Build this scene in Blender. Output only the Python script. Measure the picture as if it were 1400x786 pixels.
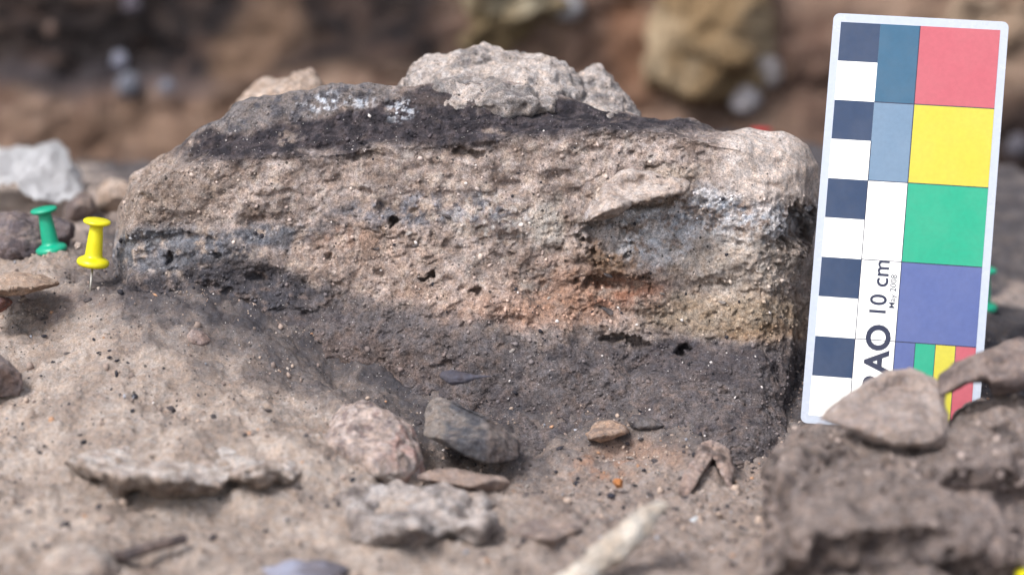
import bpy, bmesh, math, random
import numpy as np
from mathutils import Vector, Matrix

sc = bpy.context.scene
for o in list(bpy.data.objects):
    bpy.data.objects.remove(o)
R = random.Random(7)
NR = np.random.RandomState(11)
S = 0.01                       # everything below is written in centimetres

# ------------------------------------------------------------------ camera
PITCH = math.radians(16.0)
DIST = 80.0
Z0 = 3.2
FPX = 54.0 * DIST              # focal length in photo pixels (photo is 1400 wide)
CAM = np.array([0.0, -DIST * math.cos(PITCH), Z0 + DIST * math.sin(PITCH)])
FWD = np.array([0.0, math.cos(PITCH), -math.sin(PITCH)])
UPV = np.array([0.0, math.sin(PITCH), math.cos(PITCH)])
cd = bpy.data.cameras.new('camera')
cam = bpy.data.objects.new('camera', cd)
sc.collection.objects.link(cam)
cam.location = CAM * S
cam.rotation_euler = (math.pi / 2 - PITCH, 0, 0)
cd.sensor_width = 36.0
cd.lens = 36.0 * FPX / 1400.0
cd.clip_start = 0.02
cd.clip_end = 200.0
cd.dof.use_dof = True
cd.dof.focus_distance = 0.80
cd.dof.aperture_fstop = 8.5
sc.camera = cam

# ------------------------------------------------------------------ light
SUN_EL, SUN_AZ = 52.0, 222.0     # azimuth of the sun, measured clockwise from +Y
w = bpy.data.worlds.new('World')
sc.world = w
w.use_nodes = True
nt = w.node_tree
nt.nodes.clear()
sky = nt.nodes.new('ShaderNodeTexSky')
sky.sky_type = 'NISHITA'
sky.sun_disc = False
sky.sun_elevation = math.radians(SUN_EL)
sky.sun_rotation = math.radians(SUN_AZ)
sky.dust_density = 3.0
sky.ozone_density = 0.6
hs = nt.nodes.new('ShaderNodeHueSaturation')
hs.inputs['Saturation'].default_value = 0.42      # overcast: a greyer sky
bg = nt.nodes.new('ShaderNodeBackground')
bg.inputs['Strength'].default_value = 0.122
out = nt.nodes.new('ShaderNodeOutputWorld')
nt.links.new(sky.outputs[0], hs.inputs['Color'])
nt.links.new(hs.outputs[0], bg.inputs['Color'])
nt.links.new(bg.outputs[0], out.inputs['Surface'])
sd = bpy.data.lights.new('sun', 'SUN')
sd.energy = 1.5
sd.angle = math.radians(14)
sd.color = (1.0, 0.975, 0.95)
sun = bpy.data.objects.new('sun', sd)
sc.collection.objects.link(sun)
az, el = math.radians(SUN_AZ), math.radians(SUN_EL)
sdir = Vector((math.sin(az) * math.cos(el), math.cos(az) * math.cos(el), math.sin(el)))
sun.rotation_euler = sdir.to_track_quat('Z', 'Y').to_euler()
sun.location = sdir * 3
sc.view_settings.view_transform = 'Standard'
sc.view_settings.look = 'None'
sc.view_settings.gamma = 1.0
sc.view_settings.exposure = 1.05

# ------------------------------------------------------------------ picture <-> place
def at(px, py, y):
    """point of the place (cm) seen at photo pixel px, py and standing at depth y"""
    d = FWD * FPX + np.array([1.0, 0, 0]) * (px - 700.0) + UPV * (393.0 - py)
    t = (y - CAM[1]) / d[1]
    return CAM + d * t

def proj(P):
    Q = np.asarray(P) - CAM
    dep = Q @ FWD
    return 700 + Q[:, 0] / dep * FPX, 393 - (Q @ UPV) / dep * FPX

# ------------------------------------------------------------------ noise
def _hash(ix, iy, iz, seed):
    h = (ix.astype(np.int64) * 374761393 + iy.astype(np.int64) * 668265263 + iz.astype(np.int64) * 2147483647 + seed * 974711) & 0xffffffff
    h = ((h ^ (h >> 13)) * 1274126177) & 0xffffffff
    h = ((h ^ (h >> 16)) * 2246822519) & 0xffffffff
    return (h ^ (h >> 15)) & 0xffffffff

_G = NR.normal(size=(256, 3))
_G /= np.linalg.norm(_G, axis=1)[:, None]

def perlin(P, seed=0):
    Pi = np.floor(P)
    f = P - Pi
    Pi = Pi.astype(np.int64)
    u = f * f * f * (f * (f * 6 - 15) + 10)
    res = 0
    for dx in (0, 1):
        wx = u[:, 0] if dx else 1 - u[:, 0]
        for dy in (0, 1):
            wy = u[:, 1] if dy else 1 - u[:, 1]
            for dz in (0, 1):
                wz = u[:, 2] if dz else 1 - u[:, 2]
                g = _G[_hash(Pi[:, 0] + dx, Pi[:, 1] + dy, Pi[:, 2] + dz, seed) & 255]
                res = res + wx * wy * wz * (g[:, 0] * (f[:, 0] - dx) + g[:, 1] * (f[:, 1] - dy) + g[:, 2] * (f[:, 2] - dz))
    return res * 1.6

def fbm(P, freq, octv=4, seed=0, gain=0.5):
    a, r = 1.0, 0
    for i in range(octv):
        r = r + a * perlin(P * freq + 13.7 * i, seed + i)
        freq *= 2.03
        a *= gain
    return r

def ridge(P, freq, octv=3, seed=0):
    a, r = 1.0, 0
    for i in range(octv):
        r = r + a * (1 - 2 * np.abs(perlin(P * freq + 5.1 * i, seed + i)))
        freq *= 2.1
        a *= 0.5
    return r

def voro(P, freq, seed=0):
    """distance to nearest feature point, and a random number of that cell"""
    Q = P * freq
    Pi = np.floor(Q).astype(np.int64)
    best = np.full(len(Q), 9.0)
    bid = np.zeros(len(Q))
    for dx in (-1, 0, 1):
        for dy in (-1, 0, 1):
            for dz in (-1, 0, 1):
                c = Pi + (dx, dy, dz)
                h = _hash(c[:, 0], c[:, 1], c[:, 2], seed)
                fx = (h & 1023) / 1023.0
                fy = ((h >> 10) & 1023) / 1023.0
                fz = ((h >> 20) & 1023) / 1023.0
                d = (c[:, 0] + fx - Q[:, 0]) ** 2 + (c[:, 1] + fy - Q[:, 1]) ** 2 + (c[:, 2] + fz - Q[:, 2]) ** 2
                m = d < best
                best = np.where(m, d, best)
                bid = np.where(m, ((h >> 5) & 4095) / 4095.0, bid)
    return np.sqrt(best), bid

def ss(a, b, x):
    t = np.clip((x - a) / (b - a), 0, 1)
    return t * t * (3 - 2 * t)

KA = 0.97
def D(r, g, b):
    """albedo of a surface that shows as this sRGB colour in the photo's light"""
    c = np.array([r, g, b]) / 255.0
    return np.where(c <= 0.04045, c / 12.92, ((c + 0.055) / 1.055) ** 2.4) * KA * np.array([0.965, 0.985, 1.045])

def mixc(c, m, col):
    return c + (np.asarray(col)[None, :] - c) * m[:, None]

# ------------------------------------------------------------------ materials
def nodes(m):
    m.use_nodes = True
    t = m.node_tree
    t.nodes.clear()
    o = t.nodes.new('ShaderNodeOutputMaterial')
    b = t.nodes.new('ShaderNodeBsdfPrincipled')
    t.links.new(b.outputs[0], o.inputs['Surface'])
    return t, b

def earth_mat(name, grain=1.0, bump=1.0, specks=1.0, rough=0.92):
    """soil and stone: colour layers come from the 'tint' attribute, grain from nodes"""
    m = bpy.data.materials.new(name)
    t, b = nodes(m)
    N, L = t.nodes.new, t.links.new
    tc = N('ShaderNodeTexCoord')
    mp = N('ShaderNodeMapping')
    mp.inputs['Scale'].default_value = (100, 100, 100)
    L(tc.outputs['Object'], mp.inputs['Vector'])
    at_ = N('ShaderNodeAttribute'); at_.attribute_name = 'tint'
    def noise(scale, det, rg=0.6):
        n = N('ShaderNodeTexNoise'); n.inputs['Scale'].default_value = scale
        n.inputs['Detail'].default_value = det; n.inputs['Roughness'].default_value = rg
        L(mp.outputs[0], n.inputs['Vector']); return n
    def ramp(src, p0, v0, p1, v1):
        r = N('ShaderNodeMapRange'); r.inputs[1].default_value = p0; r.inputs[2].default_value = p1
        r.inputs[3].default_value = v0; r.inputs[4].default_value = v1
        L(src, r.inputs[0]); return r.outputs[0]
    def mul(a, b_):
        x = N('ShaderNodeMix'); x.data_type = 'RGBA'; x.blend_type = 'MULTIPLY'; x.inputs[0].default_value = 1
        L(a, x.inputs[6]); L(b_, x.inputs[7]); return x.outputs[2]
    n1 = noise(9.0, 5.0, 0.72)
    n2 = noise(2.2, 4.0)
    n3 = noise(26.0, 3.0, 0.7)
    g1 = ramp(n1.outputs[0], 0.3, 1 - 0.5 * grain, 0.7, 1 + 0.42 * grain)
    g2 = ramp(n2.outputs[0], 0.3, 1 - 0.2 * grain, 0.7, 1 + 0.16 * grain)
    c = mul(at_.outputs['Color'], g1)
    c = mul(c, g2)
    c = mul(c, ramp(n3.outputs[0], 0.32, 1 - 0.5 * grain, 0.68, 1 + 0.45 * grain))
    # a touch of hue wander: warmer and cooler grains
    hue = noise(5.0, 2.0)
    cr = N('ShaderNodeValToRGB')
    cr.color_ramp.elements[0].position = 0.35; cr.color_ramp.elements[0].color = (1.05, 0.99, 0.94, 1)
    cr.color_ramp.elements[1].position = 0.65; cr.color_ramp.elements[1].color = (0.96, 1.0, 1.05, 1)
    L(hue.outputs[0], cr.inputs[0])
    c = mul(c, cr.outputs[0])
    # pale mineral specks and black charcoal specks, one voronoi each
    for sc_, thr, rad, col in ((19.0, 0.955, 0.3, (0.55, 0.52, 0.5, 1)), (10.0, 0.945, 0.34, (0.022, 0.021, 0.023, 1)), (5.2, 0.965, 0.26, (0.03, 0.027, 0.027, 1))):
        v = N('ShaderNodeTexVoronoi'); v.inputs['Scale'].default_value = sc_
        L(mp.outputs[0], v.inputs['Vector'])
        sep = N('ShaderNodeSeparateColor'); L(v.outputs['Color'], sep.inputs[0])
        a = N('ShaderNodeMath'); a.operation = 'GREATER_THAN'; a.inputs[1].default_value = 1 - (1 - thr) * specks
        L(sep.outputs[0], a.inputs[0])
        r = ramp(v.outputs['Distance'], rad * 0.6, 1, rad, 0)
        mm = N('ShaderNodeMath'); mm.operation = 'MULTIPLY'
        L(a.outputs[0], mm.inputs[0]); L(r, mm.inputs[1])
        m2 = N('ShaderNodeMath'); m2.operation = 'MULTIPLY'; m2.inputs[1].default_value = 0.85
        L(mm.outputs[0], m2.inputs[0])
        x = N('ShaderNodeMix'); x.data_type = 'RGBA'
        L(m2.outputs[0], x.inputs[0]); L(c, x.inputs[6]); x.inputs[7].default_value = col
        c = x.outputs[2]
    L(c, b.inputs['Base Color'])
    b.inputs['Roughness'].default_value = rough
    b.inputs['Specular IOR Level'].default_value = 0.25
    bn = noise(9.0, 6.0, 0.8)
    bp = N('ShaderNodeBump'); bp.inputs['Strength'].default_value = 0.9
    bp.inputs['Distance'].default_value = 0.0011 * bump
    L(bn.outputs[0], bp.inputs['Height']); L(bp.outputs[0], b.inputs['Normal'])
    return m

def flat_mat(name, col, rough=0.5, spec=0.5, sss=0.0, metal=0.0, bump=0.0, var=0.05, dust=0.18):
    m = bpy.data.materials.new(name)
    t, b = nodes(m)
    N, L = t.nodes.new, t.links.new
    tc = N('ShaderNodeTexCoord')
    n = N('ShaderNodeTexNoise'); n.inputs['Scale'].default_value = 900; n.inputs['Detail'].default_value = 4
    L(tc.outputs['Object'], n.inputs['Vector'])
    r = N('ShaderNodeMapRange'); r.inputs[1].default_value = .3; r.inputs[2].default_value = .7
    r.inputs[3].default_value = 1 - var; r.inputs[4].default_value = 1 + var
    L(n.outputs[0], r.inputs[0])
    x = N('ShaderNodeMix'); x.data_type = 'RGBA'; x.blend_type = 'MULTIPLY'; x.inputs[0].default_value = 1
    x.inputs[6].default_value = (*col, 1)
    L(r.outputs[0], x.inputs[7])
    # a little settled dust in uneven patches
    n2 = N('ShaderNodeTexNoise'); n2.inputs['Scale'].default_value = 55; n2.inputs['Detail'].default_value = 7; n2.inputs['Roughness'].default_value = 0.7
    L(tc.outputs['Object'], n2.inputs['Vector'])
    r2 = N('ShaderNodeMapRange'); r2.inputs[1].default_value = .45; r2.inputs[2].default_value = .8; r2.inputs[3].default_value = 0; r2.inputs[4].default_value = dust
    L(n2.outputs[0], r2.inputs[0])
    y = N('ShaderNodeMix'); y.data_type = 'RGBA'; L(r2.outputs[0], y.inputs[0]); L(x.outputs[2], y.inputs[6]); y.inputs[7].default_value = (.42, .36, .31, 1)
    L(y.outputs[2], b.inputs['Base Color'])
    r3 = N('ShaderNodeMapRange'); r3.inputs[1].default_value = .35; r3.inputs[2].default_value = .75; r3.inputs[3].default_value = rough * .8; r3.inputs[4].default_value = min(1, rough * 1.6)
    L(n2.outputs[0], r3.inputs[0]); L(r3.outputs[0], b.inputs['Roughness'])
    b.inputs['Roughness'].default_value = rough
    b.inputs['Specular IOR Level'].default_value = spec
    b.inputs['Metallic'].default_value = metal
    if sss:
        b.inputs['Subsurface Weight'].default_value = sss
        b.inputs['Subsurface Scale'].default_value = 0.002
    if bump:
        bp = N('ShaderNodeBump'); bp.inputs['Distance'].default_value = bump
        L(n.outputs[0], bp.inputs['Height']); L(bp.outputs[0], b.inputs['Normal'])
    return m

M_EARTH = earth_mat('soil')
M_ROCK = earth_mat('stone', grain=0.7, bump=0.8, specks=0.5)
M_SMOOTH = earth_mat('fine_stone', grain=0.35, bump=0.35, specks=0.15, rough=0.75)
M_GROUND = earth_mat('dusty_ground', grain=0.62, bump=1.0, specks=1.3)
M_BANK = earth_mat('bank_soil', grain=0.8, bump=1.5, specks=0.4)
M_GRIT = flat_mat('grit', (1, 1, 1), 0.9, 0.2)
_t = M_GRIT.node_tree
_a = _t.nodes.new('ShaderNodeAttribute'); _a.attribute_name = 'tint'
_t.links.new(_a.outputs['Color'], [n for n in _t.nodes if n.bl_idname == 'ShaderNodeBsdfPrincipled'][0].inputs['Base Color'])

# ------------------------------------------------------------------ object helpers
def tag(o, label=None, cat=None, group=None, kind=None):
    if label: o['label'] = label
    if cat: o['category'] = cat
    if group: o['group'] = group
    if kind: o['kind'] = kind
    return o

def link(name, me, mat=None, parent=None, smooth=True):
    o = bpy.data.objects.new(name, me)
    sc.collection.objects.link(o)
    if mat and not me.materials: me.materials.append(mat)
    if parent is not None:
        o.parent = parent
        o.matrix_parent_inverse = Matrix.Translation(-parent.location) if parent.type != 'EMPTY' else Matrix.Identity(4)
    if smooth:
        me.polygons.foreach_set('use_smooth', np.ones(len(me.polygons), bool))
    return o

def mesh_np(name, V, F, col=None):
    """V in cm; F list of faces or an (n,4)/(n,3) array"""
    me = bpy.data.meshes.new(name)
    V = np.asarray(V, float) * S
    if isinstance(F, np.ndarray):
        n, k = F.shape
        me.vertices.add(len(V)); me.vertices.foreach_set('co', V.ravel())
        me.loops.add(n * k); me.loops.foreach_set('vertex_index', F.ravel().astype(np.int32))
        me.polygons.add(n)
        me.polygons.foreach_set('loop_start', np.arange(0, n * k, k, dtype=np.int32))
        me.update(calc_edges=True)
    else:
        me.from_pydata(V.tolist(), [], F)
        me.update()
    if col is not None:
        a = me.color_attributes.new('tint', 'FLOAT_COLOR', 'POINT')
        c4 = np.ones((len(V), 4), np.float32); c4[:, :3] = np.clip(col, 0.004, 0.9)
        a.data.foreach_set('color', c4.ravel())
    return me

def normals(V, F):
    n = np.zeros_like(V)
    a, b, c = V[F[:, 0]], V[F[:, 1]], V[F[:, 2]]
    fn = np.cross(b - a, c - a)
    if F.shape[1] == 4:
        d = V[F[:, 3]]
        fn = np.cross(c - a, d - b)
    for k in range(F.shape[1]):
        for j in range(3):
            n[:, j] += np.bincount(F[:, k], fn[:, j], len(V))
    n /= np.linalg.norm(n, axis=1)[:, None] + 1e-12
    return n

def remesh(parts, voxel):
    """parts: list of (V, faces) closed shapes in cm -> one even quad skin (V, F)"""
    bm = bmesh.new()
    for V, F in parts:
        vs = [bm.verts.new(p) for p in V]
        for f in F:
            try: bm.faces.new([vs[i] for i in f])
            except ValueError: pass
    bmesh.ops.recalc_face_normals(bm, faces=bm.faces)
    me = bpy.data.meshes.new('tmp'); bm.to_mesh(me); bm.free()
    o = bpy.data.objects.new('tmp', me); sc.collection.objects.link(o)
    md = o.modifiers.new('r', 'REMESH'); md.mode = 'VOXEL'; md.voxel_size = voxel; md.adaptivity = 0
    dg = bpy.context.evaluated_depsgraph_get()
    ev = o.evaluated_get(dg).to_mesh()
    nv = len(ev.vertices); co = np.empty(nv * 3); ev.vertices.foreach_get('co', co)
    nf = len(ev.polygons); lt = np.empty(nf, np.int32); ev.polygons.foreach_get('loop_total', lt)
    li = np.empty(len(ev.loops), np.int32); ev.loops.foreach_get('vertex_index', li)
    assert (lt == 4).all()
    F = li.reshape(-1, 4).copy()
    bpy.data.objects.remove(o); bpy.data.meshes.remove(me)
    return co.reshape(-1, 3).copy(), F

def relax(V, F, it):
    E = np.concatenate([F[:, [0, 1]], F[:, [1, 2]], F[:, [2, 3]], F[:, [3, 0]]])
    for _ in range(it):
        acc = np.zeros_like(V); cnt = np.bincount(E[:, 0], minlength=len(V)) + np.bincount(E[:, 1], minlength=len(V))
        for j in range(3):
            acc[:, j] = np.bincount(E[:, 0], V[E[:, 1], j], len(V)) + np.bincount(E[:, 1], V[E[:, 0], j], len(V))
        V = V + 0.6 * (acc / cnt[:, None] - V)
    return V

def hull(points):
    bm = bmesh.new()
    for p in points: bm.verts.new(p)
    r = bmesh.ops.convex_hull(bm, input=bm.verts)
    bmesh.ops.delete(bm, geom=[g for g in r['geom_interior'] if isinstance(g, bmesh.types.BMVert)], context='VERTS')
    bm.verts.index_update()
    V = [tuple(v.co) for v in bm.verts]; F = [[v.index for v in f.verts] for f in bm.faces]
    bm.free()
    return V, F

def loft(rings):
    """closed skin over rings of equal length (each a list of 3-D points)"""
    n = len(rings[0]); V = [tuple(p) for r in rings for p in r]; F = []
    for k in range(len(rings) - 1):
        for i in range(n):
            j = (i + 1) % n
            F.append([k * n + i, k * n + j, (k + 1) * n + j, (k + 1) * n + i])
    c0 = np.mean(rings[0], axis=0); c1 = np.mean(rings[-1], axis=0)
    V += [tuple(c0), tuple(c1)]
    a, b = len(V) - 2, len(V) - 1
    for i in range(n):
        j = (i + 1) % n
        F.append([a, j, i]); m = (len(rings) - 1) * n; F.append([b, m + i, m + j])
    return V, F

def pebble_skin(outline, y, t, cx=None, cy=None, lean=0.0, front=0.62, back=0.6):
    """a lump whose outline is measured at depth y and that is t thick; lean tips its top away"""
    ox = np.array([p[0] for p in outline], float); oy = np.array([p[1] for p in outline], float)
    cx = ox.mean() if cx is None else cx; cy = oy.mean() if cy is None else cy
    def ring(s, dy):
        return [at(cx + (x - cx) * s, cy + (z - cy) * s, y + dy + lean * (cy - z) / 54.0) for x, z in zip(ox, oy)]
    return loft([ring(front * 0.55, -t * 0.5), ring(front, -t * 0.44), ring(0.9, -t * 0.25), ring(1.0, 0), ring(0.9, t * 0.28), ring(back, t * 0.5)])

def paint_base(c1, c2, freq=1.2, seed=3, dust=None, dustamt=0.5):
    """mottled stone between two colours, with dust settled where the stone faces up"""
    def f(P, Nn):
        m = ss(-0.45, 0.45, fbm(P, freq, 4, seed))
        c = D(*c1)[None, :] * (1 - m[:, None]) + D(*c2)[None, :] * m[:, None]
        if dust is not None:
            k = ss(0.35, 0.95, Nn[:, 2]) * ss(-0.5, 0.4, fbm(P, 2.2, 3, seed + 9)) * dustamt
            c = mixc(c, k, D(*dust))
        return c
    return f

def chip(V, k, seed, cut):
    """knock k flat flakes off a lump"""
    rr = np.random.RandomState(seed)
    c = V.mean(0); sd_ = V.std(0)
    for _ in range(k):
        n = rr.normal(size=3); n /= np.linalg.norm(n)
        pr = (V - c) @ n
        lim = pr.max() * (1 - cut * rr.uniform(0.3, 1.6))
        V = V - n * (np.clip(pr - lim, 0, None) * 0.93)[:, None]
    return V

def rock(name, skins, voxel, paint, mat, label=None, cat=None, group=None, parent=None, rel=2,
         big=0.10, bfreq=0.7, mid=0.05, mfreq=2.2, fine=0.02, ffreq=7.0, seed=1, edit=None, pits=0.0, facets=0, cut=0.14, soft=None):
    V, F = remesh(skins, voxel)
    V = relax(V, F, rel)
    if facets: V = chip(V, facets, seed, cut)
    n = normals(V, F)
    d = big * fbm(V, bfreq, 2, seed) + mid * fbm(V, mfreq, 2, seed + 20) + fine * fbm(V, ffreq, 2, seed + 40)
    if pits:
        v, idd = voro(V, 2.6, seed + 3)
        d -= pits * np.clip(1 - v / 0.4, 0, 1) * (idd > 0.55)
    V = V + n * d[:, None]
    if edit: V = edit(V, n)
    if soft is not None:
        m_ = soft(V)[:, None]
        V = V * (1 - m_) + relax(V, F, 14) * m_
    n = normals(V, F)
    col = paint(V, n)
    # place the origin at the thing's base
    if parent is None:
        base = np.array([V[:, 0].mean(), V[:, 1].mean(), V[:, 2].min()])
        me = mesh_np(name, V - base, F, col)
        o = link(name, me, mat); o.location = base * S
    else:
        base = np.array(parent.location) / S
        me = mesh_np(name, V - base, F, col)
        o = link(name, me, mat); o.parent = parent
    tag(o, label, cat, group)
    if o.parent is None and not cat: o['kind'] = 'structure'
    return o, V, F, n

# ------------------------------------------------------------------ the ground
CTRL = [(0, 786, -12), (350, 786, -12), (700, 786, -12), (1050, 786, -12), (1400, 800, -12),
        (0, 650, -7), (300, 655, -7), (650, 690, -6.8), (1000, 700, -7), (1300, 700, -7),
        (0, 530, -3), (200, 520, -3), (400, 565, -3.5), (560, 630, -4), (700, 650, -4), (900, 640, -4), (1050, 640, -3.5), (1400, 640, -3.5),
        (0, 432, 1), (90, 420, 1), (160, 408, 0.2), (230, 425, -0.6), (300, 455, -1.2), (400, 500, -1.6), (500, 545, -1.8), (600, 575, -2), (700, 590, -2), (850, 590, -2), (1000, 590, -1.6), (1100, 590, -1.2), (1300, 580, -1),
        (60, 396, 1.8), (130, 391, 1.6), (75, 353, 3.2), (30, 362, 2.8), (115, 356, 3.4), (0, 335, 8), (100, 330, 8), (0, 275, 15), (130, 262, 15), (0, 256, 20), (130, 245, 20),
        (600, 548, -1.35), (700, 566, -1.5), (850, 568, -1.5), (970, 570, -1.3), (480, 520, -1.1), (1390, 470, 5), (1390, 405, 10), (1500, 400, 12)]
CP = np.array([at(*c) for c in CTRL] + [np.array([x, y, z]) for x, y, z in
     ((0, 6, 1.2), (0, 14, 1.5), (6, 8, 1.0), (-5, 20, 1.3), (5, 20, 1.5), (-40, 0, 3), (-40, 20, 2), (-40, -20, 1), (40, 20, 3), (40, 0, 0.5), (40, -20, -.5), (0, -30, -1.5), (-20, -40, -1.5), (20, -40, -2))])
def _tps(r2): return np.where(r2 > 1e-9, r2 * np.log(np.maximum(r2, 1e-9)) * 0.5, 0)
def _fit(C):
    n = len(C); X = C[:, :2]
    K = _tps(((X[:, None] - X[None]) ** 2).sum(-1)) + np.eye(n) * 1.5
    Pm = np.c_[np.ones(n), X]
    A = np.block([[K, Pm], [Pm.T, np.zeros((3, 3))]])
    return np.linalg.solve(A, np.r_[C[:, 2], 0, 0, 0])
WT = _fit(CP)
def gsmooth(x, y):
    x = np.asarray(x, float); y = np.asarray(y, float)
    xc = np.clip(x, -40, 40); yc = np.clip(y, -35, 24)
    z = WT[-3] + WT[-2] * xc + WT[-1] * yc
    for (cx, cy, _), wt in zip(CP, WT[:-3]):
        z = z + wt * _tps((xc - cx) ** 2 + (yc - cy) ** 2)
    # the trench between this ledge and the bank behind
    edge = 23.0 + 1.2 * np.sin(x * 0.31) + 0.7 * np.sin(x * 0.83 + 1)
    return z * (1 - ss(0, 5, y - edge)) + (-11.0) * ss(0, 5, y - edge)

BURY = [(-7.4, -7.1, 1.2, .42), (-5.4, -6.9, 1.3, .42), (-4.2, -6.7, .8, .3), (-2.6, -9.0, 1.7, .18), (-1.2, -8.6, 1.2, .12), (-6.6, -5.6, 1.6, .35), (-8.8, -5.8, 1.4, .3), (-4.9, -5.7, 1.2, .3), (-3.6, -3.0, 1.2, .15), (-2.6, -7.2, 1.8, .22), (-0.8, -7.2, 1.2, .25), (-1.0, -2.8, 1.0, .2), (0.7, -8.0, 1.2, .25), (4.6, -4.2, 1.1, .2)]
def ground_rel(P, full=True):
    d = 0.16 * fbm(P, 0.35, 2, 50) + 0.085 * fbm(P * (1, 1.3, 1), 1.2, 3, 51) + 0.03 * fbm(P, 4.2, 2, 55)
    q = fbm(P, 0.8, 3, 58) * 3.2
    d = d + 0.075 * (np.floor(q) + ss(0.8, 1.0, q - np.floor(q)))
    for mx, my, mr, mh in BURY:
        d = d + mh * np.exp(-(((P[:, 0] - mx) ** 2 + (P[:, 1] - my) ** 2) / mr ** 2) ** 1.5)
    if full:
        d = d + 0.016 * fbm(P, 11.0, 2, 57)
        v, idd = voro(P * (1, 1, 0.3), 3.4, 61)
        d = d + 0.07 * np.sqrt(np.clip(1 - (v / 0.42) ** 2, 0, 1)) * (idd > 0.72) * (0.5 + idd)
        v, idd = voro(P * (1, 1, 0.3), 7.0, 62)
        d = d + 0.03 * np.sqrt(np.clip(1 - (v / 0.45) ** 2, 0, 1)) * (idd > 0.5)
    return d
def gz(x, y):
    P = np.array([[x, y, 0.0]])
    return float(gsmooth(P[:, 0], P[:, 1])[0] + ground_rel(P)[0])
def on_ground(px, py):
    """where the line of sight through a photo pixel meets the ground"""
    ys = np.arange(-13, 24, 0.05)
    pts = np.array([at(px, py, y) for y in ys])
    g = gsmooth(pts[:, 0], pts[:, 1])
    k = np.argmax(pts[:, 2] <= g) if (pts[:, 2] <= g).any() else len(ys) - 1
    return float(pts[k, 0]), float(ys[k])

def ygr(px, py): return on_ground(px, py)[1]
# dark burnt zone on the ground: its lower border in photo pixels
def curve(pts):
    a = np.array(pts, float)
    return lambda x: np.interp(x, a[:, 0], a[:, 1])
C_GDARK = curve([(0, 395), (100, 405), (160, 440), (240, 470), (320, 500), (400, 545), (470, 560), (540, 600), (620, 640), (700, 645), (760, 622), (850, 612), (950, 612), (1020, 608), (1080, 612), (1400, 620)])
def paint_ground(P, Nn=None):
    px, py = proj(P)
    wx = px + 22 * fbm(P, 0.5, 3, 70); wy = py + 20 * fbm(P, 0.6, 4, 71)
    m = ss(-0.5, 0.5, fbm(P, 0.8, 5, 72))
    c = D(160, 144, 131)[None, :] * (1 - m[:, None]) + D(186, 170, 156)[None, :] * m[:, None]
    c = mixc(c, 0.35 * ss(0.1, 0.6, fbm(P * (0.5, 1, 1), 1.8, 4, 74)), D(140, 124, 113))
    # greyer, darker soil to the right front
    c = mixc(c, 0.45 * ss(600, 800, wx) * ss(560, 640, wy), D(140, 124, 116))
    wy2 = wy + 26 * fbm(P, 1.3, 4, 64) + 12 * fbm(P, 5, 3, 65)
    k = ss(50, -50, wy2 - C_GDARK(wx)) * ss(60, 170, wx)
    c = mixc(c, 0.9 * k, D(106, 98, 95))
    c = mixc(c, 0.45 * k * ss(0, .4, fbm(P, 4.5, 3, 66)), D(140, 128, 120))
    c = mixc(c, 0.5 * k * ss(0.0, 0.5, fbm(P, 1.6, 4, 75)), D(80, 75, 76))
    kk = ss(-15, -75, wy2 - C_GDARK(wx)) * ss(110, 200, wx)
    c = mixc(c, 0.8 * kk * ss(-0.6, 0.2, fbm(P, 1.3, 4, 79)), D(74, 71, 74))
    # left ledge: grey patches between the pins
    def blob(cx, cy, rx, ry, s=0.35):
        return ss(1 + s, 1 - s, np.sqrt(((wx - cx) / rx) ** 2 + ((wy - cy) / ry) ** 2))
    c = mixc(c, 0.75 * blob(150, 385, 60, 30) * ss(-0.5, 0.3, fbm(P, 1.6, 3, 76)), D(95, 88, 88))
    c = mixc(c, 0.6 * blob(60, 420, 90, 14), D(120, 104, 98))
    c = mixc(c, 0.7 * blob(820, 645, 50, 22) * ss(-0.2, 0.5, fbm(P, 2.5, 3, 77)), D(168, 130, 106))
    c = mixc(c, 0.6 * blob(880, 615, 60, 20), D(170, 140, 120))
    c = mixc(c, 0.7 * blob(120, 280, 120, 30), D(214, 194, 178))
    c = mixc(c, 0.55 * blob(1385, 405, 30, 12), D(200, 180, 165))
    c = mixc(c, 0.8 * blob(1390, 440, 40, 26) * ss(-0.4, 0.4, fbm(P, 1.5, 3, 78)), D(90, 84, 84))
    y = P[:, 1]
    c = mixc(c, ss(23, 25, y), D(70, 56, 48))
    return c

def axis(segs):
    r = []
    for a, b, st in segs:
        r.append(np.arange(a, b, st))
    return np.unique(np.round(np.concatenate(r), 4))
gx = axis([(-60000, -6000, 9000), (-6000, -600, 900), (-600, -60, 60), (-60, -20, 2.0), (-20, -13.6, 0.25), (-13.6, 13.6, 0.052), (13.6, 20, 0.25), (20, 60, 2), (60, 600, 60), (600, 6000, 900), (6000, 60001, 9000)])
gy = axis([(-60000, -6000, 9000), (-6000, -600, 900), (-600, -60, 60), (-60, -18, 1.5), (-18, -13, 0.25), (-13, -8.5, 0.065), (-8.5, 3, 0.05), (3, 10, 0.08), (10, 24, 0.14), (24, 36, 0.5), (36, 60, 3), (60, 600, 60), (600, 6000, 900), (6000, 60001, 9000)])
X, Y = np.meshgrid(gx, gy)
P = np.c_[X.ravel(), Y.ravel(), np.zeros(X.size)]
z = gsmooth(P[:, 0], P[:, 1])
nearm = (np.abs(P[:, 0]) < 60) & (P[:, 1] > -60) & (P[:, 1] < 60)
rel = np.zeros(len(P)); rel[nearm] = ground_rel(P[nearm])
P[:, 2] = z + rel
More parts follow.
